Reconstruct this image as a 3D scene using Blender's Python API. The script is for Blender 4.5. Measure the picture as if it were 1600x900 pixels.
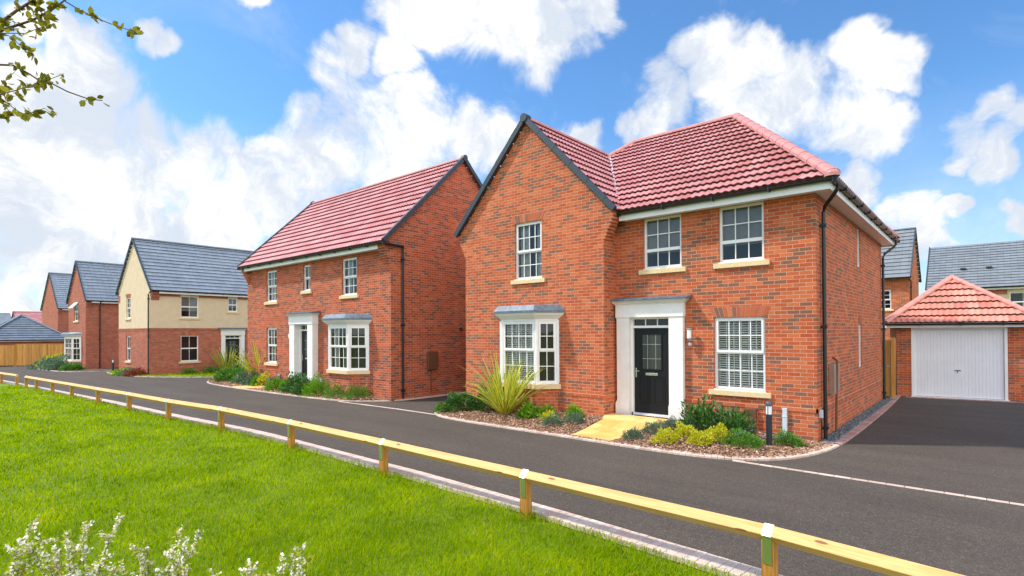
import bpy, math, random
import numpy as np
from mathutils import Vector, Matrix
R = math.radians
random.seed(7); rng = np.random.default_rng(7)
scene = bpy.context.scene
for o in list(bpy.data.objects): bpy.data.objects.remove(o)
COL = scene.collection

# ------------------------------------------------------------------ camera
YAW, PITCH, ROLL, FPX, CY = -0.718, 0.009, -0.005, 851.3, 511.24
CAM = Vector((2.432, -11.515, 2.125))
_f = Vector((math.sin(YAW), math.cos(YAW), 0)); _r = Vector((math.cos(YAW), -math.sin(YAW), 0)); _u = Vector((0, 0, 1))
F_ = _f*math.cos(PITCH) + _u*math.sin(PITCH); U_ = _u*math.cos(PITCH) - _f*math.sin(PITCH)
RS = _r*math.cos(ROLL) + U_*math.sin(ROLL); US = -_r*math.sin(ROLL) + U_*math.cos(ROLL)
cd = bpy.data.cameras.new('camera'); cam = bpy.data.objects.new('camera', cd); COL.objects.link(cam)
cam.matrix_world = Matrix(((RS.x, US.x, -F_.x, CAM.x), (RS.y, US.y, -F_.y, CAM.y), (RS.z, US.z, -F_.z, CAM.z), (0, 0, 0, 1)))
cd.sensor_width = 36; cd.lens = FPX/1600*36; cd.shift_y = (CY-450)/1600; cd.clip_end = 5000; cd.clip_start = .05
scene.camera = cam
def pxdir(u, v): return (RS*(u-800) + US*(CY-v) + F_*FPX).normalized()   # used only to place cloud banks in the sky

# ------------------------------------------------------------------ light
EXPO = 0.6
scene.view_settings.view_transform = 'Standard'; scene.view_settings.look = 'None'
scene.view_settings.exposure = EXPO; scene.view_settings.gamma = 1
scene.render.resolution_x = 1024; scene.render.resolution_y = 576
SUN_EL = R(51); sh = Vector((-.82, -.57, 0)).normalized()
SUN = Vector((sh.x*math.cos(SUN_EL), sh.y*math.cos(SUN_EL), math.sin(SUN_EL)))
sl = bpy.data.lights.new('sun', 'SUN'); sun = bpy.data.objects.new('sun', sl); COL.objects.link(sun)
sl.energy = 3.1; sl.angle = R(3.2); sl.color = (1, .94, .84)
sun.rotation_euler = SUN.to_track_quat('Z', 'Y').to_euler(); sun.location = (0, -20, 30)
world = bpy.data.worlds.new('World'); scene.world = world; world.use_nodes = True

class NT:
    def __init__(s, nt): s.nt = nt; s.n = nt.nodes; s.l = nt.links
    def new(s, t, **k):
        n = s.n.new(t)
        for a, b in k.items(): setattr(n, a, b)
        return n
    def put(s, sock, v):
        if isinstance(v, bpy.types.NodeSocket): s.l.new(v, sock)
        elif v is not None: sock.default_value = v
    def math(s, op, a, b=None, c=None, clamp=False):
        n = s.new('ShaderNodeMath', operation=op, use_clamp=clamp); s.put(n.inputs[0], a)
        if b is not None: s.put(n.inputs[1], b)
        if c is not None: s.put(n.inputs[2], c)
        return n.outputs[0]
    def vm(s, op, a, b=None, out=0):
        n = s.new('ShaderNodeVectorMath', operation=op); s.put(n.inputs[0], a)
        if b is not None: s.put(n.inputs[1], b)
        return n.outputs[out]
    def mix(s, f, a, b, blend='MIX'):
        n = s.new('ShaderNodeMix', data_type='RGBA', blend_type=blend)
        s.put(n.inputs[0], f); s.put(n.inputs[6], a); s.put(n.inputs[7], b); return n.outputs[2]
    def noise(s, vec, scale, detail=4, rough=.5, dist=0, out=0):
        n = s.new('ShaderNodeTexNoise'); s.put(n.inputs['Vector'], vec)
        n.inputs['Scale'].default_value = scale; n.inputs['Detail'].default_value = detail
        n.inputs['Roughness'].default_value = rough; n.inputs['Distortion'].default_value = dist
        return n.outputs[out]
    def mr(s, v, a, b, c=0., d=1., smooth=False):
        n = s.new('ShaderNodeMapRange'); n.clamp = True
        if smooth: n.interpolation_type = 'SMOOTHSTEP'
        for i, x in enumerate((v, a, b, c, d)): s.put(n.inputs[i], x)
        return n.outputs[0]
    def ramp(s, f, stops, interp='LINEAR'):
        n = s.new('ShaderNodeValToRGB'); s.put(n.inputs[0], f); cr = n.color_ramp; cr.interpolation = interp
        while len(cr.elements) > 1: cr.elements.remove(cr.elements[-1])
        cr.elements[0].position = stops[0][0]; cr.elements[0].color = c4(stops[0][1])
        for p, c in stops[1:]:
            e = cr.elements.new(p); e.color = c4(c)
        return n.outputs[0]
def c4(c): return (c[0], c[1], c[2], 1) if len(c) == 3 else c

w = NT(world.node_tree); w.n.clear()
sky = w.new('ShaderNodeTexSky', sky_type='NISHITA'); sky.sun_disc = False
sky.sun_elevation = SUN_EL; sky.sun_rotation = math.atan2(SUN.x, SUN.y); sky.air_density = 1.1; sky.dust_density = .6; sky.ozone_density = 1.6
tc = w.new('ShaderNodeTexCoord').outputs['Generated']
# cumulus banks: (u, v, radius) are directions in the sky, weight
BL = [(40,150,95),(150,130,85),(100,215,120),(225,235,105),(320,285,110),(60,300,120),(190,330,130),(330,360,90),(410,290,80),(60,390,90),(230,60,40),(110,75,45),(40,40,50),
 (470,170,55),(520,120,55),(560,90,45),(620,95,45),(560,170,90),(640,160,50),(660,215,75),(500,250,110),(600,250,100),(720,215,55),(770,230,50),(420,240,50),
 (640,0,60),(700,15,70),(780,25,75),(860,30,75),(920,15,50),(390,8,30),
 (1090,85,45),(1050,150,65),(1010,180,60),(1130,110,70),(1190,95,50),(1150,180,80),(1240,150,85),(1300,180,80),(1340,100,55),(1400,110,45),(1350,210,60),(970,200,40),
 (1510,200,55),(1560,170,50),(1600,190,55),(1480,240,35),(1550,240,50),(1600,335,40),(1420,350,70),(1350,290,55),(1500,330,30),
 (150,430,120),(20,470,70),(900,230,40)]
BLs = [(u,v,r*1.13) for u,v,r in BL]
nz = w.noise(tc, 5.0, 9, .68, .5); nzb = w.noise(tc, 1.7, 2, .5, 0)
wob = w.new('ShaderNodeTexNoise'); wob.inputs['Scale'].default_value = 9; wob.inputs['Detail'].default_value = 4; w.l.new(tc, wob.inputs['Vector'])
off = w.vm('SCALE', w.vm('SUBTRACT', wob.outputs[1], (.5, .5, .5))); off.node.inputs[3].default_value = .13
dirw = w.vm('ADD', tc, off)
m = None
for (u, v, r) in BLs:
    d = pxdir(u, v); ca = d.dot(F_); rad = r/FPX*max(ca, .2)**1.5
    dist = w.vm('DISTANCE', dirw, tuple(d), out=1)
    b = w.mr(dist, rad*1.25, rad*.35, 0, 1, True)
    m = b if m is None else w.math('MAXIMUM', m, b)
# generic clouds for the rest of the sky (behind the camera and to the sides)
back = w.mr(w.vm('DOT_PRODUCT', tc, tuple(F_), out=1), .35, .1, 0, 1)
m = w.math('MAXIMUM', m, w.math('MULTIPLY', back, w.mr(nzb, .48, .6, 0, .9)))
# unseen bright cloud added low behind the viewer's right shoulder to fill shaded walls
BD = Vector((.85, -.45, .22)).normalized(); fill_cloud = w.mr(w.vm('DOT_PRODUCT', tc, tuple(BD), out=1), .15, .80, 0, 1, True)
m = w.math('MAXIMUM', m, fill_cloud)
dens = w.math('ADD', m, w.math('MULTIPLY', w.math('SUBTRACT', nz, .5), 2.4))
mask = w.mr(dens, .26, 1.0, 0, 1, True)
thin = w.mr(w.noise(tc, 2.6, 8, .66, 1.0), .54, .85, 0, .35)         # high thin veil
sep = w.new('ShaderNodeSeparateXYZ'); w.l.new(tc, sep.inputs[0])
horiz = w.mr(sep.outputs[2], .0, .34, .62, 0)                    # clouds thicken towards the horizon
mask = w.math('MAXIMUM', w.math('MAXIMUM', mask, thin), w.math('MULTIPLY', horiz, w.mr(nz, .25, .55, .55, 1)))
K = 1/.15/2**EXPO
shade = w.mr(w.noise(dirw, 6.0, 9, .66, .3), .40, .62, 0, 1, True)
shade = w.math('MULTIPLY', shade, w.mr(dens, .6, 1.3, .70, 1))
ccol = w.mix(shade, (.74*K, .81*K, .92*K, 1), (1.25*K, 1.22*K, 1.17*K, 1))
sk = w.mix(1.0, sky.outputs[0], (.45, .71, .93, 1), 'MULTIPLY')
ccol = w.mix(1.0, ccol, w.ramp(fill_cloud, [(0, (1,1,1)), (1, (2.45,2.32,2.2))]), 'MULTIPLY')
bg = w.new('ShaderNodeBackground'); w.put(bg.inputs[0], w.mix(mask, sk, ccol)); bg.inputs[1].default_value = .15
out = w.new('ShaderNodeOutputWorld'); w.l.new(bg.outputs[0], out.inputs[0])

# ------------------------------------------------------------------ materials
MATS = {}
def mat(name, col=(.5,.5,.5), rough=.6, metal=0, spec=.5, build=None):
    m = bpy.data.materials.new(name); m.use_nodes = True; t = NT(m.node_tree); b = t.n['Principled BSDF']
    b.inputs['Base Color'].default_value = c4(col); b.inputs['Roughness'].default_value = rough
    b.inputs['Metallic'].default_value = metal; b.inputs['Specular IOR Level'].default_value = spec
    if build: build(t, b)
    MATS[name] = m; return m
def bump(t, b, h, strength=.3, dist=.01):
    n = t.new('ShaderNodeBump'); n.inputs['Strength'].default_value = strength; n.inputs['Distance'].default_value = dist
    t.put(n.inputs['Height'], h); t.l.new(n.outputs[0], b.inputs['Normal'])
def objc(t): return t.new('ShaderNodeTexCoord').outputs['Object']
def island(t): return t.new('ShaderNodeNewGeometry').outputs['Random Per Island']

def brickmat(name, reds, dark, mortar, darkfrac=.2, seed=0, sat=1):
    def f(t, b):
        tcn = t.new('ShaderNodeTexCoord'); P = tcn.outputs['Object']; N = tcn.outputs['Normal']
        tan = t.vm('NORMALIZE', t.vm('CROSS_PRODUCT', (0, 0, 1), N))
        u = t.vm('DOT_PRODUCT', P, tan, out=1)
        s = t.new('ShaderNodeSeparateXYZ'); t.l.new(P, s.inputs[0])
        c = t.new('ShaderNodeCombineXYZ'); t.put(c.inputs[0], t.math('ADD', u, 37.3+seed)); t.put(c.inputs[1], t.math('ADD', s.outputs[2], 11.955))
        br = t.new('ShaderNodeTexBrick'); t.l.new(c.outputs[0], br.inputs['Vector']); br.offset = .5
        br.inputs['Color1'].default_value = (0, 0, 0, 1); br.inputs['Color2'].default_value = (1, 1, 1, 1); br.inputs['Mortar'].default_value = (.5, .5, .5, 1)
        for k, v in (('Scale', 1), ('Mortar Size', .0050), ('Mortar Smooth', .25), ('Bias', 0), ('Brick Width', .225), ('Row Height', .075)): br.inputs[k].default_value = v
        cl = t.noise(c.outputs[0], 2.2, 3, .6); 
        stretch = t.vm('MULTIPLY', c.outputs[0], (.7, 3.0, 1)); cl2 = t.noise(stretch, 1.6, 3, .6)
        val = t.math('ADD', br.outputs['Color'], t.math('MULTIPLY', t.math('SUBTRACT', cl2, .5), .9))
        redv = t.ramp(br.outputs['Color'], [(0, reds[0]), (.3, reds[1]), (.55, reds[2]), (.8, reds[0]), (1, reds[1])])
        isd = t.mr(val, 1-darkfrac-.03, 1-darkfrac+.03)
        brick = t.mix(t.math('MULTIPLY', isd, .86), redv, c4(dark))
        fine = t.noise(P, 55, 4, .7); brick = t.mix(.55, brick, t.ramp(fine, [(.3, (.42,.42,.42)), (.7, (1.3,1.3,1.3))]), 'MULTIPLY')
        big = t.noise(P, .6, 4, .6); brick = t.mix(.6, brick, t.ramp(big, [(.3, (.8,.76,.74)), (.7, (1.15,1.12,1.1))]), 'MULTIPLY')
        mo = t.mix(.5, c4(mortar), t.ramp(t.noise(P, 7, 4, .7), [(.3, (.62,.6,.58)), (.7, (1.2,1.2,1.2))]), 'MULTIPLY')
        allc = t.mix(br.outputs['Fac'], brick, mo)
        lime = t.math('MULTIPLY', t.mr(t.noise(t.vm('MULTIPLY', P, (1,1,.45)), 2.3, 6, .72, .4), .58, .76), .22)   # lime bloom and smears
        allc = t.mix(lime, allc, (.62,.47,.38,1))
        t.put(b.inputs['Base Color'], allc); b.inputs['Roughness'].default_value = .85
        b.inputs['Specular IOR Level'].default_value = .25
        h = t.math('ADD', t.math('MULTIPLY', br.outputs['Fac'], -1), t.math('MULTIPLY', fine, .5)); bump(t, b, h, .55, .008)
    return mat(name, build=f)
BR1 = brickmat('brick_orange', [(.53,.122,.042),(.44,.088,.033),(.60,.166,.062)], (.215,.110,.072), (.56,.36,.25), .21)
BR2 = brickmat('brick_red', [(.50,.112,.042),(.42,.084,.034),(.56,.145,.058)], (.18,.088,.064), (.54,.33,.24), .23, 3.1)
BR3 = brickmat('brick_soft_red', [(.46,.125,.068),(.38,.10,.058),(.50,.16,.09)], (.27,.095,.065), (.48,.30,.22), .14, 5.7)

def tilemat(name, base, var, rough=.5, w_=.3, g_=.345):
    def f(t, b):
        uv = t.new('ShaderNodeUVMap').outputs[0]
        br = t.new('ShaderNodeTexBrick'); t.l.new(uv, br.inputs['Vector']); br.offset = 0
        br.inputs['Color1'].default_value = (0,0,0,1); br.inputs['Color2'].default_value = (1,1,1,1)
        for k, v in (('Scale', 1), ('Mortar Size', .004), ('Mortar Smooth', .1), ('Brick Width', w_), ('Row Height', g_)): br.inputs[k].default_value = v
        c = t.mix(br.outputs['Color'], c4(base), c4(var))
        c = t.mix(t.math('MULTIPLY', br.outputs['Fac'], .8), c, (base[0]*.22, base[1]*.2, base[2]*.2, 1))
        P = objc(t); c = t.mix(.6, c, t.ramp(t.noise(P, 40, 4, .7), [(.3, (.7,.7,.7)), (.7, (1.25,1.25,1.25))]), 'MULTIPLY')
        c = t.mix(.45, c, t.ramp(t.noise(P, 1.1, 4, .6), [(.3, (.8,.8,.8)), (.7, (1.15,1.15,1.15))]), 'MULTIPLY')
        t.put(b.inputs['Base Color'], c); b.inputs['Roughness'].default_value = rough; b.inputs['Specular IOR Level'].default_value = .6
        bump(t, b, t.noise(P, 90, 3, .6), .25, .004)
    return mat(name, build=f)
TILE_R = tilemat('clay_tile_rose', (.55,.205,.20), (.68,.34,.33), .28)
TILE_G = tilemat('clay_tile_terracotta', (.58,.20,.145), (.70,.33,.25), .42)
SLATE = tilemat('slate_tile_blue', (.27,.315,.37), (.32,.37,.425), .33, .33, .3)
SLATE3 = tilemat('slate_tile_dark', (.12,.155,.20), (.17,.21,.26), .45, .33, .345)
SLATE2 = tilemat('slate_tile_grey', (.19,.215,.24), (.235,.26,.285), .40, .33, .3)
VERGE = mat('verge_slate', (.032,.045,.060), .5)
def plain(name, col, rough=.6, amt=.25, sc=12, metal=0, spec=.5, bmp=.15):
    def f(t, b):
        P = objc(t); n = t.noise(P, sc, 5, .6)
        lo = tuple(max(0, 1-amt) for _ in range(3)); hi = tuple(1+amt for _ in range(3))
        t.put(b.inputs['Base Color'], t.mix(1, c4(col), t.ramp(n, [(.3, lo), (.7, hi)]), 'MULTIPLY'))
        if bmp: bump(t, b, t.noise(P, sc*6, 4, .6), bmp, .004)
    return mat(name, col, rough, metal, spec, f)
WHITE = plain('upvc_white', (.80,.80,.79), .32, .04, 3, bmp=0)
PAINT = plain('white_paint', (.80,.79,.76), .45, .06, 4, bmp=.05)
FASCIA = plain('fascia_white', (.82,.82,.82), .4, .06, 3, bmp=0)
BLACKP = plain('black_plastic', (.012,.013,.014), .38, .2, 10, bmp=0)
STONE = plain('cast_stone', (.70,.54,.30), .8, .12, 18, bmp=.3)
LEAD = plain('lead_sheet', (.125,.16,.20), .5, .38, 9, metal=.2, bmp=.25)
RENDER = plain('cream_render', (.66,.52,.35), .9, .07, 3, bmp=.35)
DOORB = plain('door_black', (.010,.011,.013), .42, .1, 20, spec=.25, bmp=.05)
CHROME = mat('chrome', (.7,.7,.7), .22, 1)
GREYM = plain('galvanised', (.45,.48,.52), .4, .2, 20, metal=.5)
PALEP = plain('pale_plastic', (.55,.62,.68), .4, .1, 20, bmp=0)
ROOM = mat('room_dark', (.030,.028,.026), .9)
BLIND = mat('blind_slat', (.82,.83,.80), .6)
CURT = plain('curtain_cloth', (.42,.43,.42), .9, .3, 14)
BROWNP = plain('brown_plastic', (.15,.062,.03), .5, .1, 10, bmp=0)
BEIGEP = plain('beige_plastic', (.29,.195,.155), .5, .1, 10, bmp=0)
GDOOR = plain('garage_door_white', (.74,.77,.82), .38, .04, 2, bmp=0)
SILVERG = mat('leaded_glass', (.045,.052,.05), .15, spec=.4)
def glassf(t, b):
    nt = t; tr = t.new('ShaderNodeBsdfTransparent'); tr.inputs[0].default_value = (.93,.95,.94,1)
    gl = t.new('ShaderNodeBsdfGlossy'); gl.inputs['Roughness'].default_value = .03; gl.inputs[0].default_value = (.95,.97,1,1)
    lw = t.new('ShaderNodeLayerWeight'); lw.inputs[0].default_value = .25
    P = objc(t); bn = t.new('ShaderNodeBump'); bn.inputs['Strength'].default_value = .12; bn.inputs['Distance'].default_value = .02
    t.put(bn.inputs['Height'], t.noise(P, 1.6, 2, .5)); t.l.new(bn.outputs[0], gl.inputs['Normal'])
    mx = t.new('ShaderNodeMixShader'); t.put(mx.inputs[0], t.math('ADD', t.math('MULTIPLY', lw.outputs['Fresnel'], .8), .03))
    t.l.new(tr.outputs[0], mx.inputs[1]); t.l.new(gl.outputs[0], mx.inputs[2])
    t.l.new(mx.outputs[0], t.n['Material Output'].inputs[0])
GLASS = mat('window_glass', build=glassf)
RIDGE = {TILE_R.name: plain('ridge_rose', (.55,.24,.22), .45, .15, 8), TILE_G.name: plain('ridge_terracotta', (.62,.27,.22), .45, .15, 8), SLATE.name: plain('ridge_slate', (.16,.20,.25), .45, .15, 8)}
RIDGE[SLATE2.name] = RIDGE[SLATE3.name] = RIDGE[SLATE.name]
FROST = mat('lamp_diffuser', (.82,.84,.86), .25)
def woodf(t, b):
    P = objc(t); s = t.vm('MULTIPLY', P, (1.2, 26, 26)); n = t.noise(s, 1.6, 6, .7, .9)
    c = t.ramp(n, [(.25, (.44,.19,.045)), (.45, (.64,.35,.11)), (.72, (.76,.49,.20))])
    vo = t.new('ShaderNodeTexVoronoi'); t.put(vo.inputs['Vector'], t.vm('MULTIPLY', P, (1, 4, 4))); vo.inputs['Scale'].default_value = 2.6
    knot = t.mr(vo.outputs['Distance'], .10, .17, 1, 0, True)
    c = t.mix(t.math('MULTIPLY', knot, .9), c, (.20,.05,.012,1)); t.put(b.inputs['Base Color'], c)
    b.inputs['Roughness'].default_value = .65; bump(t, b, n, .25, .004)
RAILW = mat('pine_rail', build=woodf)
def postf(t, b):
    P = objc(t); s = t.vm('MULTIPLY', P, (24, 24, 1.6)); n = t.noise(s, 1.4, 5, .6, .4)
    c = t.ramp(n, [(.3, (.26,.105,.012)), (.5, (.42,.19,.025)), (.72, (.55,.28,.05))]); t.put(b.inputs['Base Color'], c)
    b.inputs['Roughness'].default_value = .7; bump(t, b, n, .3, .004)
POSTW = mat('pine_post', build=postf)
def fencef(t, b):
    P = objc(t); n = t.noise(t.vm('MULTIPLY', P, (14, 14, 1.2)), 1.3, 4, .6, .3)
    r = island(t); c = t.ramp(n, [(.3, (.42,.19,.035)), (.7, (.64,.34,.09))])
    c = t.mix(.7, c, t.ramp(r, [(0, (.68,.66,.62)), (1, (1.2,1.18,1.15))]), 'MULTIPLY'); t.put(b.inputs['Base Color'], c); b.inputs['Roughness'].default_value = .8
FENCEW = mat('fence_board', build=fencef)
def asph(t, b):
    P = objc(t)
    vo = t.new('ShaderNodeTexVoronoi'); t.put(vo.inputs['Vector'], P); vo.inputs['Scale'].default_value = 130
    r = t.new('ShaderNodeSeparateXYZ'); t.l.new(vo.outputs['Color'], r.inputs[0])
    c = t.ramp(r.outputs[0], [(0, (.054,.044,.036)), (.55, (.079,.065,.053)), (.92, (.105,.087,.071)), (1, (.20,.17,.145))])
    c = t.mix(.7, c, t.ramp(t.noise(P, 14, 6, .75), [(.3, (.74,.73,.73)), (.7, (1.26,1.26,1.26))]), 'MULTIPLY')
    c = t.mix(.6, c, t.ramp(t.noise(P, .5, 5, .6), [(.3, (.84,.84,.84)), (.7, (1.15,1.13,1.12))]), 'MULTIPLY')
    wear = t.noise(t.vm('MULTIPLY', P, (.22, 1.5, 1)), 1.0, 4, .6, .4)
    c = t.mix(.8, c, t.ramp(wear, [(.35, (.86,.86,.87)), (.52, (1,1,1)), (.68, (1.16,1.14,1.11))]), 'MULTIPLY')
    t.put(b.inputs['Base Color'], c); b.inputs['Roughness'].default_value = .88; b.inputs['Specular IOR Level'].default_value = .3
    bump(t, b, t.math('ADD', vo.outputs['Distance'], t.noise(P, 60, 3, .7)), .45, .006)
ASPH = mat('asphalt', build=asph)
def kerbf(t, b):
    r = island(t); P = objc(t)
    c = t.ramp(r, [(0, (.56,.43,.36)), (.35, (.66,.54,.46)), (.7, (.60,.44,.37)), (1, (.70,.60,.52))])
    c = t.mix(.7, c, t.ramp(t.noise(P, 30, 5, .7), [(.3, (.66,.64,.62)), (.7, (1.2,1.2,1.2))]), 'MULTIPLY')
    c = t.mix(.5, c, t.ramp(t.noise(P, 2, 4, .7), [(.35, (.72,.70,.67)), (.6, (1.1,1.1,1.1))]), 'MULTIPLY')
    t.put(b.inputs['Base Color'], c); b.inputs['Roughness'].default_value = .85; bump(t, b, t.noise(P, 70, 3, .6), .3, .004)
KERB = mat('kerb_block', build=kerbf)
KERBR = mat('kerb_block_red', build=lambda t, b: (kerbf(t, b), None)[1])
def kr(t, b):
    r = island(t); P = objc(t); c = t.ramp(r, [(0, (.30,.16,.15)), (.5, (.40,.24,.22)), (1, (.46,.30,.27))])
    c = t.mix(.6, c, t.ramp(t.noise(P, 30, 5, .7), [(.3, (.7,.7,.7)), (.7, (1.2,1.2,1.2))]), 'MULTIPLY'); t.put(b.inputs['Base Color'], c); b.inputs['Roughness'].default_value = .85
KERBR = mat('kerb_block_rose', build=kr)
SOIL = plain('soil', (.10,.062,.04), .95, .4, 20, bmp=.5)
def chipf(t, b):
    r = island(t); c = t.ramp(r, [(0, (.115,.052,.026)), (.35, (.24,.115,.06)), (.7, (.36,.20,.12)), (.93, (.46,.29,.19)), (1, (.62,.48,.36))])
    t.put(b.inputs['Base Color'], c); b.inputs['Roughness'].default_value = .85
CHIP = mat('bark_chip', build=chipf)
def gravf(t, b):
    r = island(t); c = t.ramp(r, [(0, (.05,.065,.075)), (.6, (.12,.15,.165)), (1, (.24,.27,.29))]); t.put(b.inputs['Base Color'], c); b.inputs['Roughness'].default_value = .7
GRAV = mat('blue_gravel', build=gravf)
def slabf(t, b):
    P = objc(t); br = t.new('ShaderNodeTexBrick'); t.put(br.inputs['Vector'], P); br.offset = .5
    br.inputs['Color1'].default_value = (.66,.40,.10,1); br.inputs['Color2'].default_value = (.78,.56,.22,1); br.inputs['Mortar'].default_value = (.42,.28,.12,1)
    for k, v in (('Scale', 1), ('Mortar Size', .005), ('Brick Width', .45), ('Row Height', .45)): br.inputs[k].default_value = v
    c = t.mix(.8, br.outputs['Color'], t.ramp(t.noise(P, 3.2, 5, .65, .5), [(.3, (.85,.72,.5)), (.7, (1.15,1.15,1.2))]), 'MULTIPLY')
    t.put(b.inputs['Base Color'], c); b.inputs['Roughness'].default_value = .8; bump(t, b, t.noise(P, 25, 4, .6), .3, .005)
SLAB = mat('yellow_paving', build=slabf)
def lawnbase(t, b):
    P = objc(t); c = t.ramp(t.noise(P, 18, 5, .7), [(.3, (.10,.15,.002)), (.6, (.17,.25,.003)), (.8, (.28,.30,.03))])
    t.put(b.inputs['Base Color'], c); b.inputs['Roughness'].default_value = .9; bump(t, b, t.noise(P, 50, 3, .7), .6, .02)
LAWNB = mat('lawn_base', build=lawnbase)
def leafmat(name, stops, rough=.5, trans=.25, spec=.3, patch=None):
    def f(t, b):
        r = island(t); c = t.ramp(r, stops)
        if patch:
            P = objc(t); c = t.mix(1, c, t.ramp(t.noise(P, patch, 4, .6), [(.32, (.62,.72,.6)), (.5, (.95,.97,.95)), (.68, (1.35,1.2,1.2))]), 'MULTIPLY')
        t.put(b.inputs['Base Color'], c); b.inputs['Roughness'].default_value = rough; b.inputs['Specular IOR Level'].default_value = spec
        if trans:
            tl = t.new('ShaderNodeBsdfTranslucent'); t.put(tl.inputs[0], c); mx = t.new('ShaderNodeMixShader'); mx.inputs[0].default_value = trans
            t.l.new(b.outputs[0], mx.inputs[1]); t.l.new(tl.outputs[0], mx.inputs[2]); t.l.new(mx.outputs[0], t.n['Material Output'].inputs[0])
    return mat(name, build=f)
GRASS = leafmat('grass_blade', [(0, (.18,.31,.0)), (.5, (.30,.46,.0)), (.85, (.44,.58,.0)), (.96, (.52,.55,.01)), (1, (.55,.45,.06))], .8, .4, .0, 1.1)
L_DARK = leafmat('leaf_dark', [(0, (.025,.085,.014)), (.6, (.055,.16,.025)), (1, (.11,.26,.045))], .32, .15, .5)
L_MID = leafmat('leaf_mid', [(0, (.06,.17,.02)), (.6, (.11,.28,.03)), (1, (.19,.40,.05))], .45, .25)
L_BRIGHT = leafmat('leaf_bright', [(0, (.09,.24,.01)), (.6, (.17,.38,.015)), (1, (.28,.50,.03))], .45, .3)
L_YEL = leafmat('leaf_yellow', [(0, (.30,.36,.01)), (.5, (.58,.58,.02)), (1, (.80,.74,.06))], .45, .3)
L_GREY = leafmat('leaf_greygreen', [(0, (.075,.14,.08)), (.6, (.13,.22,.13)), (1, (.22,.32,.22))], .6, .2)
L_TREE = leafmat('leaf_tree', [(0, (.17,.16,.010)), (.6, (.28,.26,.015)), (1, (.42,.38,.04))], .45, .5)
L_RED = leafmat('leaf_red', [(0, (.16,.02,.02)), (.6, (.30,.05,.04)), (1, (.25,.14,.05))], .5, .25)
F_WHITE = leafmat('petal_white', [(0, (.90,.84,.70)), (1, (.94,.92,.84))], .7, .15)
F_YEL = leafmat('petal_yellow', [(0, (.85,.45,.01)), (1, (.9,.7,.02))], .6, .2)
F_BLUE = leafmat('petal_blue', [(0, (.22,.22,.70)), (1, (.38,.38,.85))], .6, .2)
BARK = plain('bark', (.085,.045,.028), .85, .35, 30)
STEM = plain('stem_brown', (.16,.08,.035), .8, .3, 30)
def phorf(t, b):
    uv = t.new('ShaderNodeUVMap').outputs[0]; s = t.new('ShaderNodeSeparateXYZ'); t.l.new(uv, s.inputs[0]); r = island(t)
    x = t.math('ABSOLUTE', t.math('SUBTRACT', s.outputs[0], .5))
    cen = t.mix(t.mr(r, .35, .5), (.80,.70,.04,1), (.14,.30,.03,1)); edg = t.mix(t.mr(r, .3, .45), (.14,.30,.03,1), (.88,.80,.14,1))
    c = t.mix(t.mr(x, .22, .30), cen, edg)
    c = t.mix(t.mr(s.outputs[1], .45, .0, 0, t.mr(r, .5, 1, 0, .75)), c, (.75,.20,.01,1))
    t.put(b.inputs['Base Color'], c); b.inputs['Roughness'].default_value = .4
    tl = t.new('ShaderNodeBsdfTranslucent'); t.put(tl.inputs[0], c); mx = t.new('ShaderNodeMixShader'); mx.inputs[0].default_value = .25
    t.l.new(b.outputs[0], mx.inputs[1]); t.l.new(tl.outputs[0], mx.inputs[2]); t.l.new(mx.outputs[0], t.n['Material Output'].inputs[0])
PHOR = mat('flax_blade', build=phorf)

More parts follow.
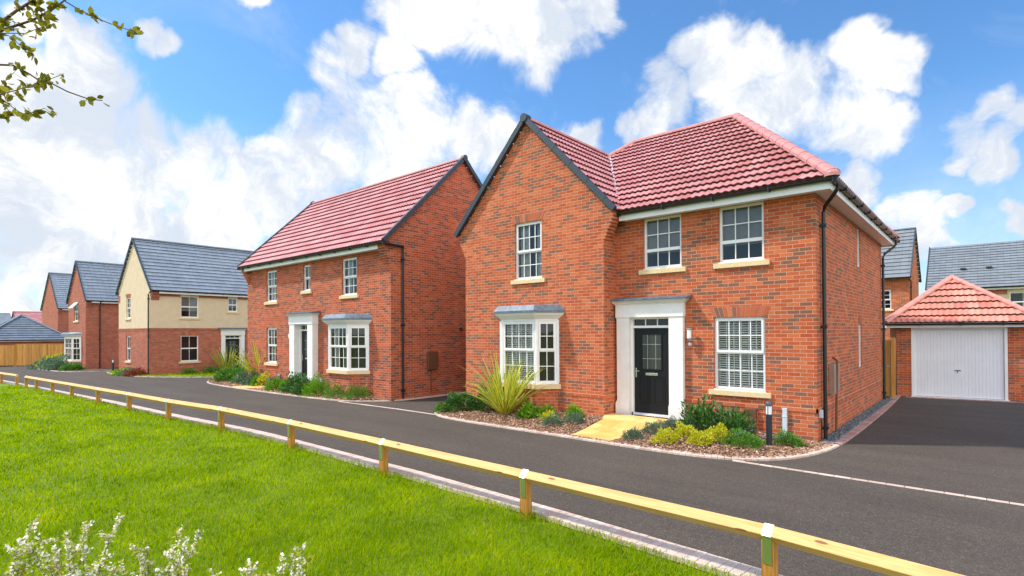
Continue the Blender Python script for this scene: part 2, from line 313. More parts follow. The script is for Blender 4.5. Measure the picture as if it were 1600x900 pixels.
# ------------------------------------------------------------------ mesh helpers
class MB:
    def __init__(s): s.v = []; s.f = []; s.uv = []; s.mi = []; s.cm = 0
    def face(s, pts, uv=None):
        i = len(s.v); s.v += [tuple(p) for p in pts]; s.f.append(tuple(range(i, i+len(pts)))); s.uv.append(uv); s.mi.append(s.cm)
    def solid(s, verts, faces):
        i = len(s.v); s.v += [tuple(p) for p in verts]
        for f in faces: s.f.append(tuple(i+k for k in f)); s.uv.append(None); s.mi.append(s.cm)
    def box(s, x0, x1, y0, y1, z0, z1, T=None):
        P = [(x0,y0,z0),(x1,y0,z0),(x1,y1,z0),(x0,y1,z0),(x0,y0,z1),(x1,y0,z1),(x1,y1,z1),(x0,y1,z1)]
        if T: P = [T(*p) for p in P]
        s.solid(P, [(0,3,2,1),(4,5,6,7),(0,1,5,4),(1,2,6,5),(2,3,7,6),(3,0,4,7)])
    def beam(s, a, b, w_, h, up=(0,0,1), rot=0):
        a, b = Vector(a), Vector(b); d = (b-a).normalized(); upv = Vector(up)
        sx = d.cross(upv).normalized(); sz = sx.cross(d).normalized()
        if rot: sx, sz = sx*math.cos(rot)+sz*math.sin(rot), sz*math.cos(rot)-sx*math.sin(rot)
        P = [p + sx*i*w_/2 + sz*j*h/2 for p in (a, b) for i, j in ((-1,-1),(1,-1),(1,1),(-1,1))]
        s.solid(P, [(0,1,2,3),(4,7,6,5),(0,4,5,1),(1,5,6,2),(2,6,7,3),(3,7,4,0)])
    def tube(s, pts, r, n=8, cap=True, r1=None):
        pts = [Vector(p) for p in pts]; rings = []; m_ = len(pts)
        ref = Vector((0,0,1))
        for k, p in enumerate(pts):
            d = (pts[min(k+1, m_-1)] - pts[max(k-1, 0)]).normalized()
            if abs(d.dot(ref)) > .95: ref2 = Vector((1,0,0))
            else: ref2 = ref
            a = d.cross(ref2).normalized(); b = d.cross(a).normalized()
            rr = r if r1 is None else r + (r1-r)*k/(m_-1)
            rings.append([p + (a*math.cos(2*math.pi*i/n) + b*math.sin(2*math.pi*i/n))*rr for i in range(n)])
        V = [q for rg in rings for q in rg]; Fc = []
        for k in range(m_-1):
            for i in range(n): j = (i+1) % n; Fc.append((k*n+i, k*n+j, (k+1)*n+j, (k+1)*n+i))
        if cap: Fc.append(tuple(range(n))); Fc.append(tuple((m_-1)*n+n-1-i for i in range(n)))
        s.solid(V, Fc)
    def lathe(s, c, prof, n=16):
        V = []; Fc = []
        for (r, z) in prof: V += [(c[0]+r*math.cos(2*math.pi*i/n), c[1]+r*math.sin(2*math.pi*i/n), c[2]+z) for i in range(n)]
        for k in range(len(prof)-1):
            for i in range(n): j = (i+1) % n; Fc.append((k*n+i, k*n+j, (k+1)*n+j, (k+1)*n+i))
        Fc.append(tuple(range(n))[::-1]); Fc.append(tuple((len(prof)-1)*n+i for i in range(n)))
        s.solid(V, Fc)
    def build(s, name, mats, parent=None, smooth=False, bevel=0, loc=None):
        me = bpy.data.meshes.new(name); me.from_pydata(s.v, [], s.f)
        for m_ in (mats if isinstance(mats, (list, tuple)) else [mats]): me.materials.append(m_)
        if any(s.mi): me.polygons.foreach_set('material_index', s.mi)
        if any(u is not None for u in s.uv):
            L = me.uv_layers.new(name='UVMap'); flat = []
            for f, u in zip(s.f, s.uv):
                for k in range(len(f)): flat += list(u[k]) if u is not None else [0, 0]
            L.data.foreach_set('uv', flat)
        if smooth: me.polygons.foreach_set('use_smooth', [True]*len(me.polygons))
        me.update()
        o = bpy.data.objects.new(name, me); COL.objects.link(o)
        if parent: o.parent = parent
        if bevel:
            b = o.modifiers.new('bevel', 'BEVEL'); b.width = bevel; b.segments = 2; b.limit_method = 'ANGLE'
        return o
def npmesh(name, V, F, mats, mi=None, parent=None, uv=None):
    me = bpy.data.meshes.new(name); V = np.asarray(V, np.float32); F = np.asarray(F, np.int32); k = F.shape[1]
    me.vertices.add(len(V)); me.vertices.foreach_set('co', V.ravel()); me.loops.add(F.size); me.loops.foreach_set('vertex_index', F.ravel())
    me.polygons.add(len(F)); me.polygons.foreach_set('loop_start', np.arange(0, F.size, k, dtype=np.int32))
    for m_ in (mats if isinstance(mats, (list, tuple)) else [mats]): me.materials.append(m_)
    if mi is not None: me.polygons.foreach_set('material_index', np.asarray(mi, np.int32))
    if uv is not None: me.uv_layers.new(name='UVMap').data.foreach_set('uv', np.asarray(uv, np.float32).ravel())
    me.update(calc_edges=True); me.validate()
    o = bpy.data.objects.new(name, me); COL.objects.link(o)
    if parent: o.parent = parent
    return o
def tag(o, label=None, cat=None, group=None, kind=None):
    for k, v in (('label', label), ('category', cat), ('group', group), ('kind', kind)):
        if v: o[k] = v
    return o
def empty(name, loc=(0,0,0), rz=0):
    o = bpy.data.objects.new(name, None); COL.objects.link(o); o.location = loc; o.rotation_euler = (0, 0, rz); o.empty_display_size = .3; return o
def G(x): return -0.0105*max(0, min(-x, 62)-10)

def clip2(poly, a, b, c):   # keep a*x+b*y<=c
    outp = []
    for i in range(len(poly)):
        p, q = poly[i], poly[(i+1) % len(poly)]; dp, dq = a*p[0]+b*p[1]-c, a*q[0]+b*q[1]-c
        if dp <= 0: outp.append(p)
        if (dp < 0 < dq) or (dq < 0 < dp):
            t = dp/(dp-dq); outp.append(tuple(p[k]+(q[k]-p[k])*t for k in range(len(p))))
    return outp

def wall(mb, P0, P1, z0, z1, ops=(), clips=(), reveal=.1):
    P0, P1 = Vector((*P0, 0)), Vector((*P1, 0)); W_ = (P1-P0).length; d = (P1-P0).normalized(); n = Vector((d.y, -d.x, 0))
    T = lambda u, k, z: P0 + d*u + n*k + Vector((0, 0, z))
    us = sorted({0, W_, *[o[0] for o in ops], *[o[1] for o in ops]}); zs = sorted({z0, z1, *[o[2] for o in ops], *[o[3] for o in ops]})
    for i in range(len(us)-1):
        for j in range(len(zs)-1):
            cu, cz = (us[i]+us[i+1])/2, (zs[j]+zs[j+1])/2
            if any(o[0] < cu < o[1] and o[2] < cz < o[3] for o in ops): continue
            poly = [(us[i], zs[j]), (us[i+1], zs[j]), (us[i+1], zs[j+1]), (us[i], zs[j+1])]
            for c in clips: poly = clip2(poly, *c)
            if len(poly) > 2: mb.face([T(p[0], 0, p[1]) for p in poly])
    for o in ops:
        a, b, c, e = o
        mb.face([T(a,0,c), T(a,0,e), T(a,-reveal,e), T(a,-reveal,c)][::-1]); mb.face([T(b,0,c), T(b,-reveal,c), T(b,-reveal,e), T(b,0,e)][::-1])
        mb.face([T(a,0,e), T(b,0,e), T(b,-reveal,e), T(a,-reveal,e)][::-1]); mb.face([T(a,0,c), T(a,-reveal,c), T(b,-reveal,c), T(b,0,c)][::-1])
    return T
def frameT(P0, P1):
    P0, P1 = Vector((*P0, 0)), Vector((*P1, 0)); d = (P1-P0).normalized(); n = Vector((d.y, -d.x, 0))
    return lambda u, k, z: P0 + d*u + n*k + Vector((0, 0, z))

def window(par, T, a, b, c, e, split=.5, cols=(3, 3), rows=(2, 2), sill=True, inside=None, set_=.045, simple=False, sash=True, roomd=.5, name='window', label=None):
    """frame in the opening; k = outward coordinate"""
    fr = MB(); fw = .05; k0, k1 = -set_-.06, -set_
    zs = c + (e-c)*(1-split) if split else None       # split = share of the upper sash
    fr.box(a, a+fw, k0, k1, c, e, T); fr.box(b-fw, b, k0, k1, c, e, T); fr.box(a+fw, b-fw, k0, k1, c, c+fw, T); fr.box(a+fw, b-fw, k0, k1, e-fw, e, T)
    panes = []
    if split:
        if sash:  # upper sash stands proud
            s0, s1 = k1-.01, k1+.018; fs = .04; zt = e-fw+.01; zb = zs-.03
            fr.box(a+fw-.012, a+fw+fs-.012, s0, s1, zb, zt, T); fr.box(b-fw-fs+.012, b-fw+.012, s0, s1, zb, zt, T)
            fr.box(a+fw+fs-.012, b-fw-fs+.012, s0, s1, zb, zb+.055, T); fr.box(a+fw+fs-.012, b-fw-fs+.012, s0, s1, zt-.035, zt, T)
            fr.box(a+fw, b-fw, k0+.005, k1-.012, zb-.03, zb+.03, T)
            panes = [(a+fw+fs-.012, b-fw-fs+.012, zb+.055, zt-.035, cols[0], rows[0], k1-.01), (a+fw, b-fw, c+fw, zb-.03, cols[1], rows[1], k0+.025)]
        else:
            fr.box(a+fw, b-fw, k0, k1+.005, zs-.035, zs+.035, T)
            panes = [(a+fw, b-fw, zs+.035, e-fw, cols[0], rows[0], k0+.025), (a+fw, b-fw, c+fw, zs-.035, cols[1], rows[1], k0+.025)]
    else: panes = [(a+fw, b-fw, c+fw, e-fw, cols[0], rows[0], k0+.025)]
    if not simple: fr.box(a-.01, b+.01, k1-.01, -.0+.012, c-.022, c-.001, T)   # white sub-sill
    for (u0, u1, z0, z1, nc, nr, kk) in panes:
        for i in range(1, nc): u = u0+(u1-u0)*i/nc; fr.box(u-.010, u+.010, kk-.006, kk+.010, z0, z1, T)
        for j in range(1, nr): z = z0+(z1-z0)*j/nr; fr.box(u0, u1, kk-.005, kk+.0085, z-.010, z+.010, T)
    root = empty(name); root.parent = par
    if label: root['label'] = label
    fr.build('frame', WHITE, root)
    g = MB()
    for (u0, u1, z0, z1, nc, nr, kk) in panes: g.face([T(u0, kk, z0), T(u1, kk, z0), T(u1, kk, z1), T(u0, kk, z1)])
    g.build('pane', GLASS, root)
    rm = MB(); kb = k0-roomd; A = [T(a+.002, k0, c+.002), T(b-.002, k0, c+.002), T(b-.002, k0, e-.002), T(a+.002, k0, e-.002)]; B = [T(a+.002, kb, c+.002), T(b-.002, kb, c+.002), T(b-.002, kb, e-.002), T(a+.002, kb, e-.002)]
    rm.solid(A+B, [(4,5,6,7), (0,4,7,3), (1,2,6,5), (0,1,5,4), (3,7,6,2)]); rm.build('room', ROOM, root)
    if inside == 'blind':
        bl = MB(); z = c+.06
        while z < e-.05:
            bl.solid([T(a+.05, k0-.045, z), T(b-.05, k0-.045, z), T(b-.05, k0-.075, z+.026), T(a+.05, k0-.075, z+.026)], [(0,1,2,3)]); z += .048
        n_ = max(3, int((b-a)/.16))
        for i in range(n_+1):
            u = a+.06+(b-a-.12)*i/n_; bl.box(u-.009, u+.009, k0-.044, k0-.042, c+.05, e-.05, T)
        bl.build('blind', BLIND, root)
    elif inside and inside.startswith('curtain'):
        cu = MB(); part = .34
        if inside.endswith('left'): rng_ = [(a+.03, a+(b-a)*.45)]
        else: rng_ = [(a+.03, a+(b-a)*part), (b-(b-a)*part, b-.03)]
        for u0, u1 in rng_:
            N = 18; top = e-.03; bot = c+.03; last = None
            for i in range(N+1):
                u = u0+(u1-u0)*i/N; k = k0-.10+.025*math.sin(i*1.9)
                if last: cu.face([T(last[0], last[1], bot), T(u, k, bot), T(u, k, top), T(last[0], last[1], top)])
                last = (u, k)
        cu.build('curtain', CURT, root)
    elif inside == 'roller':
        cu = MB(); cu.face([T(a+.04, k0-.03, c+(e-c)*.30), T(b-.04, k0-.03, c+(e-c)*.30), T(b-.04, k0-.03, e-.04), T(a+.04, k0-.03, e-.04)]); cu.build('blind', plainroller, root)
    if sill:
        s = MB(); s.box(a-.11, b+.11, -.12, .055, c-.13, c-.024, T); s.build('sill', STONE, root, bevel=.006)
    return root
plainroller = plain('roller_blind', (.17,.165,.15), .8, .12, 5)

def arch(par, T, a, b, z, mat_=None, h=.215, splay=.09):
    """flat gauged arch: fanned bricks a few mm proud of the wall over a mortar bed"""
    ar = MB(); n_ = max(4, int(round((b-a+.08)/.085))); ar.cm = 1
    ar.face([T(a-.02, .003, z+.002), T(b+.02, .003, z+.002), T(b+.02+splay, .003, z+h), T(a-.02-splay, .003, z+h)]); ar.cm = 0
    for i in range(n_):
        f0, f1 = (i+.07)/n_, (i+.93)/n_; x0, x1 = a-.02, b+.02
        q = [(x0+(x1-x0)*f0, z+.004), (x0+(x1-x0)*f1, z+.004), (x0-splay+(x1-x0+2*splay)*f1, z+h-.002), (x0-splay+(x1-x0+2*splay)*f0, z+h-.002)]
        P = [T(u, k, zz) for k in (0, .008) for u, zz in q]; ar.solid(P, [(4,5,6,7),(0,1,5,4),(1,2,6,5),(2,3,7,6),(3,0,4,7)])
    o = ar.build('brick_arch', [ARCHB, MORT], par)
def archf(t, b):
    r = island(t); P = objc(t); c = t.ramp(r, [(0, (.50,.13,.04)), (.4, (.42,.09,.035)), (.75, (.56,.17,.06)), (.86, (.20,.09,.06)), (1, (.26,.10,.06))])
    c = t.mix(.5, c, t.ramp(t.noise(P, 50, 4, .7), [(.3, (.6,.6,.6)), (.7, (1.2,1.2,1.2))]), 'MULTIPLY'); t.put(b.inputs['Base Color'], c); b.inputs['Roughness'].default_value = .85
ARCHB = mat('arch_brick', build=archf); MORT = plain('mortar', (.50,.36,.28), .9, .15, 20)

def slope(mb, P, kind='pan', gauge=.345, detail=1.0):
    """tiled plane over convex 3D polygon P; P[0]->P[1] is the eave, seen from outside left to right"""
    P = [Vector(p) for p in P]; ux = (P[1]-P[0]).normalized(); n = ux.cross(P[2]-P[0]).normalized()
    if n.z < 0: n = -n
    vy = n.cross(ux).normalized()
    if (P[2]-P[0]).dot(vy) < 0: vy = -vy
    q = [((p-P[0]).dot(ux), (p-P[0]).dot(vy)) for p in P]
    area = sum(q[i][0]*q[(i+1) % len(q)][1]-q[(i+1) % len(q)][0]*q[i][1] for i in range(len(q)))
    if area < 0: q = q[::-1]
    E = []
    for i in range(len(q)):
        (x0, y0), (x1, y1) = q[i], q[(i+1) % len(q)]; a, b = (y1-y0), -(x1-x0); l = math.hypot(a, b) or 1; E.append((a/l, b/l, (a*x0+b*y0)/l))
    umin, umax, vmax = min(x for x, y in q), max(x for x, y in q), max(y for x, y in q)
    if kind == 'pan': du = .15/6*detail; prof = lambda u: .026*(.5+.5*math.cos(2*math.pi*u/.15)); lift = .056
    else: du = 50; prof = lambda u: 0; lift = .040
    W3 = lambda u, v, h: P[0] + ux*u + vy*v + n*h
    k = 0
    while k*gauge < vmax:
        v0, v1 = k*gauge, min((k+1)*gauge, vmax)
        # extent of this course, from clipping the full strip
        st = [(umin, v0), (umax, v0), (umax, v1), (umin, v1)]
        for e in E: st = clip2(st, *e)
        if len(st) < 3: k += 1; continue
        lo, hi = min(p[0] for p in st), max(p[0] for p in st)
        i0, i1 = int(math.floor(lo/du)), int(math.ceil(hi/du))
        ins = lambda x, y: all(a*x+b*y <= c+1e-6 for a, b, c in E)
        for i in range(i0, i1):
            a0, a1 = max(i*du, lo), min((i+1)*du, hi)
            if a1 <= a0: continue
            hs = (prof(a0), prof(a1))
            quad = [(a0, v0, hs[0]+lift), (a1, v0, hs[1]+lift), (a1, v1, hs[1]), (a0, v1, hs[0])]
            if not (ins(a0, v0) and ins(a1, v0) and ins(a1, v1) and ins(a0, v1)):
                for e in E:
                    quad = clip2(quad, *e)
                    if len(quad) < 3: break
            if len(quad) >= 3: mb.face([W3(*p) for p in quad], [(p[0], p[1]+1e-3) for p in quad])
            if ins(a0, v0) and ins(a1, v0):
                nz_ = .014; mb.face([W3(a0, v0, hs[0]+lift-nz_), W3(a1, v0, hs[1]+lift-nz_), W3(a1, v0, hs[1]+lift), W3(a0, v0, hs[0]+lift)], [(.02, .02)]*4)
                mb.face([W3(a0, v0, hs[0]+lift-nz_), W3(a0, v0+.05, hs[0]+lift-nz_-.008), W3(a1, v0+.05, hs[1]+lift-nz_-.008), W3(a1, v0, hs[1]+lift-nz_)], [(0, 0)]*4)  # underside and recess mapped to dark joint colour: gap shade put into the colour
                mb.face([W3(a0, v0+.045, hs[0]-.03), W3(a1, v0+.045, hs[1]-.03), W3(a1, v0+.045, hs[1]+lift-.01), W3(a0, v0+.045, hs[0]+lift-.01)], [(0, 0)]*4)
        k += 1
def ridge(mb, a, b, r=.115, seg=.45, up=.02, mat_idx=0):
    a, b = Vector(a), Vector(b); L = (b-a).length; d = (b-a)/L; n_ = max(1, round(L/seg)); sl_ = L/n_
    side = d.cross(Vector((0,0,1))).normalized(); upv = side.cross(d).normalized(); N = 7
    for i in range(n_):
        p0 = a + d*(i*sl_-.01) + upv*up; p1 = a + d*((i+1)*sl_+.02) + upv*(up); r0, r1 = r*1.06, r*.98
        V = []
        for p, rr in ((p0, r0), (p1, r1)):
            for j in range(N): t_ = math.pi*(-.08+1.16*j/(N-1)); V.append(p + side*math.cos(t_)*rr + upv*(math.sin(t_)*rr*.75-.02))
        F = [(j, j+1, N+j+1, N+j) for j in range(N-1)] + [tuple(range(N))[::-1], tuple(range(N, 2*N))]
        mb.solid(V, F)
def verge(mb, a, b, w_=.09, h=.13, seg=.345, out=0):
    a, b = Vector(a), Vector(b); L = (b-a).length; d = (b-a)/L; n_ = max(1, round(L/seg)); sl_ = L/n_
    for i in range(n_):
        p0 = a + d*(i*sl_); p1 = a + d*((i+1)*sl_-.004); o_ = .006*(i % 2)
        mb.beam(p0, p1, w_+o_, h+o_)
def gutter(mb, a, b, r=.058, brk=.9):
    a, b = Vector(a), Vector(b); L = (b-a).length; d = (b-a)/L; side = d.cross(Vector((0,0,1))).normalized(); N = 7; V = []
    for p in (a, b):
        for j in range(N): t_ = math.pi*j/(N-1); V.append(p + side*math.cos(t_)*r - Vector((0,0,1))*math.sin(t_)*r)
        for j in range(N): t_ = math.pi*(1-j/(N-1)); V.append(p + side*math.cos(t_)*(r-.006) - Vector((0,0,1))*math.sin(t_)*(r-.006))
    M_ = 2*N; mb.solid(V, [(j, (j+1) % M_, M_+(j+1) % M_, M_+j) for j in range(M_)] + [tuple(range(M_)), tuple(range(M_, 2*M_))[::-1]])
    n_ = max(1, int(L/brk))
    for i in range(n_+1):
        p = a + d*(L*i/n_); mb.beam(p-d*.015+Vector((0,0,-.03)), p+d*.015+Vector((0,0,-.03)), 2*r+.016, .085)
def downpipe(par, top, pts, r=.036):
    mb = MB(); P = [top]+pts; mb.tube(P, r, 10)
    a, b = Vector(pts[-2]), Vector(pts[-1]); n_ = int((a-b).length/1.8)+1
    for i in range(1, n_+1):
        z = a.z-.25-(a.z-b.z-.5)*(i-1)/max(1, n_-1) if n_ > 1 else a.z-.5
        mb.box(a.x-.05, a.x+.05, a.y-.05, a.y+.05, z-.03, z+.03)
    return mb.build('downpipe', BLACKP, par, smooth=False)
def band(mb, T, a, b, z, h=.075, k=.014):   # projecting plinth course
    mb.box(a, b, -.02, k, z, z+h, T)
def rclips(ov, ze, rz, W_, drop=.05):
    s_ = (rz-ze)/(W_/2+ov); return [(-s_, 1, ze-drop+s_*ov), (s_, 1, ze-drop+s_*(W_+ov))]
def corbel(mb, x0, x1, y0, y1, ztop, dx=0, dy=0, n=7, st=.036):
    """stepped bricks growing outwards towards the eaves; dx/dy = direction of growth"""
    for i in range(n):
        z1 = ztop-.075*i; e = st*(n-i)
        xa, xb, ya, yb = x0, x1, y0, y1
        if dx > 0: xb = x1+e
        if dx < 0: xa = x0-e
        if dy < 0: ya = y0-e
        mb.box(xa, xb, ya, yb, z1-.073, z1)

def door(par, T, a, b, c, e, fan=.2, surround=None, projn=.12, lites=True, canopy=True, glass=(.24,.76), lab=None):
    """surround=(outer left u, outer right u); leaf recessed in the opening"""
    root = empty('front_door'); root.parent = par
    f = MB(); f.box(a-.06, a, -.09, .01, c, e+fan+.06, T); f.box(b, b+.06, -.09, .01, c, e+fan+.06, T); f.box(a, b, -.09, .01, e+.0, e+.055, T); f.box(a, b, -.09, .01, e+fan+.005, e+fan+.06, T)
    f.box(a, b, -.10, .035, c-.05, c-.002, T)
    f.build('door_frame', WHITE, root)
    d = MB(); d.box(a+.003, b-.003, -.085, -.045, c, e-.003, T); wd = b-a
    for x0, x1 in ((.14, .44), (.56, .86)):       # two moulded lower panels
        u0, u1 = a+wd*x0, a+wd*x1; z0, z1 = c+.22, c+(e-c)*.43
        for (p, q, r_, s_) in ((u0, u1, z0, z0+.02), (u0, u1, z1-.02, z1), (u0, u0+.02, z0+.02, z1-.02), (u1-.02, u1, z0+.02, z1-.02)): d.box(p, q, -.046, -.036, r_, s_, T)
        d.box(u0+.05, u1-.05, -.046, -.040, z0+.05, z1-.05, T)
    u0, u1 = a+wd*glass[0], a+wd*glass[1]; z0, z1 = c+(e-c)*.52, c+(e-c)*.92
    for (p, q, r_, s_) in ((u0-.03, u1+.03, z0-.03, z0), (u0-.03, u1+.03, z1, z1+.03), (u0-.03, u0, z0, z1), (u1, u1+.03, z0, z1)): d.box(p, q, -.046, -.032, r_, s_, T)
    d.build('door_leaf', DOORB, root)
    g = MB(); g.box(u0, u1, -.048, -.041, z0, z1, T); g.build('glazing', SILVERG, root)
    l = MB()
    for t_ in (.28, .72): u = u0+(u1-u0)*t_; l.box(u-.004, u+.004, -.041, -.038, z0, z1, T)
    for t_ in (.30, .72): z = z0+(z1-z0)*t_; l.box(u0, u1, -.041, -.0385, z-.004, z+.004, T)
    l.build('lead_strip', GREYM, root)
    h = MB(); zz = c+(e-c)*.47; h.box(a+.035, a+.065, -.044, -.036, zz-.11, zz+.11, T); h.box(a+.04, a+.15, -.012, .006, zz+.03, zz+.05, T); h.box(a+.042, a+.058, -.036, -.010, zz+.032, zz+.048, T); h.build('handle', CHROME, root, bevel=.003)
    lb = MB(); um = (a+b)/2; lb.box(um-.15, um+.15, -.044, -.030, zz-.05, zz+.01, T); lb.box(um-.13, um+.13, -.030, -.026, zz-.042, zz+.002, T); lb.build('letterbox', CHROME, root, bevel=.003)
    if fan > .1:
        fg = MB(); fg.face([T(a, -.05, e+.055), T(b, -.05, e+.055), T(b, -.05, e+fan+.005), T(a, -.05, e+fan+.005)]); fg.build('fanlight', GLASS, root)
        for t_ in (1/3, 2/3): fb = MB(); u = a+wd*t_; fb.box(u-.011, u+.011, -.06, -.035, e+.055, e+fan+.005, T); fb.build('glazing_bar', WHITE, root)
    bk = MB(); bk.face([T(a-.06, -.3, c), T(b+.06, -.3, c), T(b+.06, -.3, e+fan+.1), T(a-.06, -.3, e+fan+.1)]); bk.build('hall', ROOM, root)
    if surround:
        l_, r_ = surround; pw = .27; top = e+fan+.045; k = projn; sr = MB()
        for (x0, x1) in ((l_, a-.045), (b+.045, r_)):
            sr.box(x0, x1, .012, k, c-.15, top, T); sr.box(x0-.025, x1+.004, .011, k+.03, c-.18, c+.22, T) if x0 == l_ else sr.box(x0-.004, x1+.025, .011, k+.03, c-.18, c+.22, T)
            sr.box(x0-.012 if x0 == l_ else x0-.002, x1+.002 if x0 == l_ else x1+.012, .0115, k+.016, c+.2205, c+.25, T)
        sr.box(l_-.02, r_+.02, .012, k+.02, top, top+.30, T)
        if canopy:
            for i in range(5): e_ = .03+i*.022; sr.box(l_-e_, r_+e_, .012, k+e_, top+.30+i*.018, top+.30+(i+1)*.018-.0005, T)
        sr.build('door_surround', PAINT, root, bevel=.004)
        if canopy:
            cn = MB(); q = .17; z0 = top+.391; cn.box(l_-q, r_+q, .003, k+q, z0, z0+.035, T)
            cn.solid([T(l_-q,.003,z0+.0355),T(r_+q,.003,z0+.0355),T(r_+q,k+q,z0+.0355),T(l_-q,k+q,z0+.0355),T(l_-q,.003,z0+.085),T(r_+q,.003,z0+.085)], [(3,2,5,4),(0,3,4),(1,5,2),(0,4,5,1)])
            cn.build('lead_canopy', LEAD, root)
    return root

def bay(par, y0, xl, xr, p, c, e, brick, base=-.2, dpc=.57, blind=True, kshift=0):
    """canted bay: xl/xr where it meets the wall, p = projection (45 degree cants)"""
    root = par
    A, B, C_, D = (xl, y0), (xl+p, y0-p), (xr-p, y0-p), (xr, y0)
    fl = p*math.sqrt(2); fw = xr-xl-2*p
    for (P0, P1, L, nc, ins) in ((A, B, fl, 2, None), (B, C_, fw, 4, 'blind' if blind else 'curtain'), (C_, D, fl, 2, None)):
        T = frameT(P0, P1); window(root, T, .03, L-.03, c, e, .46, (nc, nc), (2, 2), sill=False, inside=ins, set_=.0, roomd=.12 if nc == 2 else .35)
    post = MB()
    for q in (A, B, C_, D): post.lathe((q[0], q[1]+.02, 0), [(.05, c-.02), (.05, e)], 8)
    def ringpoly(o_): s2 = o_*math.tan(math.pi/8); return [(xl-o_-s2*0-.0, y0), (xl+p-s2, y0-p-o_), (xr-p+s2, y0-p-o_), (xr+o_, y0)]
    def slab(mb, o_, z0, z1, o2=None):
        q0 = ringpoly(o_); q1 = ringpoly(o2 if o2 is not None else o_)
        V = [(x, y, z0) for x, y in q0]+[(x, y, z1) for x, y in q1]; mb.solid(V, [(0,1,5,4),(1,2,6,5),(2,3,7,6),(3,0,4,7),(3,2,1,0),(4,5,6,7)])
    bf = MB(); slab(bf, .03, c-.03, c-.002); 
    for q in (A, B, C_, D): bf.lathe((q[0], q[1]+.02, 0), [(.052, c), (.052, e+.02)], 8)
    slab(bf, .02, e+.001, e+.06); slab(bf, .06, e+.061, e+.10, .09); slab(bf, .11, e+.101, e+.14, .15); slab(bf, .17, e+.141, e+.20, .21)
    bf.build('bay_frame', WHITE, root)
    ld = MB(); slab(ld, .235, e+.201, e+.26); slab(ld, .23, e+.2605, e+.40, .10); ld.build('bay_roof', LEAD, root)
    sl_ = MB(); slab(sl_, .09, c-.15, c-.032); sl_.build('bay_sill', STONE, root, bevel=.005)
    bb = MB(); slab(bb, .015, dpc, c-.151); slab(bb, .0, base, dpc-.001); bb.build('bay_base', brick, root)

def house(label, ox, oy, oz, yaw, name='detached_house', group='houses along the road'):
    r = empty(name, (ox, oy, oz), yaw); tag(r, label, 'house', group); return r

# ------------------------------------------------------------------ ground, road, kerbs
def strip(name, xs, ylo, yhi, dz, m_, kind='structure'):
    mb = MB()
    for a, b in zip(xs[:-1], xs[1:]):
        mb.face([(a, ylo(a), G(a)+dz), (b, ylo(b), G(b)+dz), (b, yhi(b), G(b)+dz), (a, yhi(a), G(a)+dz)])
    return tag(mb.build(name, m_), kind=kind)
KP = [(-64,-8.9),(-45,-8.0),(-30,-7.12),(-24,-6.82),(-19,-6.55),(-14,-6.42),(-9,-6.17),(-4,-6.17),(-1.3,-6.26),(.9,-6.40),(4,-6.75),(9,-7.5),(25,-9.5)]
def kl(x):
    for (a, ya), (b, yb) in zip(KP[:-1], KP[1:]):
        if a <= x <= b: return ya+(yb-ya)*(x-a)/(b-a)
    return KP[0][1] if x < KP[0][0] else KP[-1][1]
xs = [-64+i*1.0 for i in range(0, 90)]
strip('ground', [-900,-300,-62,-10,300,900], lambda x: -900, lambda x: 900, -.06, LAWNB)
strip('road', [x for x in xs if x >= -62], kl, lambda x: 13 if x > -14 else 30, -.004, ASPH)
def resample(P, s):
    outp = [Vector(P[0])]; rem = s
    for a, b in zip(P[:-1], P[1:]):
        a, b = Vector(a), Vector(b); L = (b-a).length; d = (b-a)/L if L else Vector((0,0)); t_ = 0
        while t_+rem <= L: t_ += rem; outp.append(a+d*t_); rem = s
        rem -= (L-t_)
    return outp
def smooth(P, it=3):
    P = [Vector(p) for p in P]
    for _ in range(it):
        Q = [P[0]]
        for a, b in zip(P[:-1], P[1:]): Q += [a*.75+b*.25, a*.25+b*.75]
        P = Q+[P[-1]]
    return P
def blocks(mb, P, width, blk, z0, side=1, gap=.006, jit=.0015, depth=.06):
    R_ = resample(P, blk); T_ = []
    for i, p in enumerate(R_):
        d = (R_[min(i+1, len(R_)-1)]-R_[max(i-1, 0)]).normalized(); T_.append(Vector((-d.y, d.x))*side)
    for i in range(len(R_)-1):
        a, b = R_[i], R_[i+1]; d = (b-a).normalized()*gap/2; na, nb = T_[i], T_[i+1]
        z = z0+G(a.x)+random.uniform(-jit, jit); q = [a+d, b-d, b-d+nb*width, a+d+na*width]
        c = .004; cen = sum(q, Vector((0,0)))/4
        V = [(p.x, p.y, z-depth) for p in q]+[(p.x, p.y, z-c) for p in q]+[(p.x+(cen.x-p.x)*.03, p.y+(cen.y-p.y)*.03, z) for p in q]
        mb.solid(V, [(0,1,5,4),(1,2,6,5),(2,3,7,6),(3,0,4,7),(4,5,9,8),(5,6,10,9),(6,7,11,10),(7,4,8,11),(8,9,10,11)])
kb = MB(); blocks(kb, [Vector((x, kl(x))) for x in [-62+.5*i for i in range(0, 160)]], .27, .105, .012, -1)
B1 = smooth([(-8.86,-.4),(-8.95,-1.3),(-8.70,-2.0),(-8.0,-2.42),(-7.0,-2.52),(-5.4,-2.55),(-3.8,-2.55),(-2.2,-2.60),(-1.2,-2.52),(-.55,-2.28),(-.1,-1.85),(.2,-1.15),(.36,-.3),(.40,1.0),(.41,3.5),(.38,7.0),(.30,10.0)])
B2 = smooth([(-24.4,1.0),(-25.6,.2),(-26.2,-.8),(-25.6,-1.6),(-24,-2.0),(-21,-2.2),(-16,-2.28),(-13.4,-2.2),(-12.5,-1.9),(-11.9,-1.5),(-11.45,-.9),(-11.42,.5),(-11.40,6.0)])
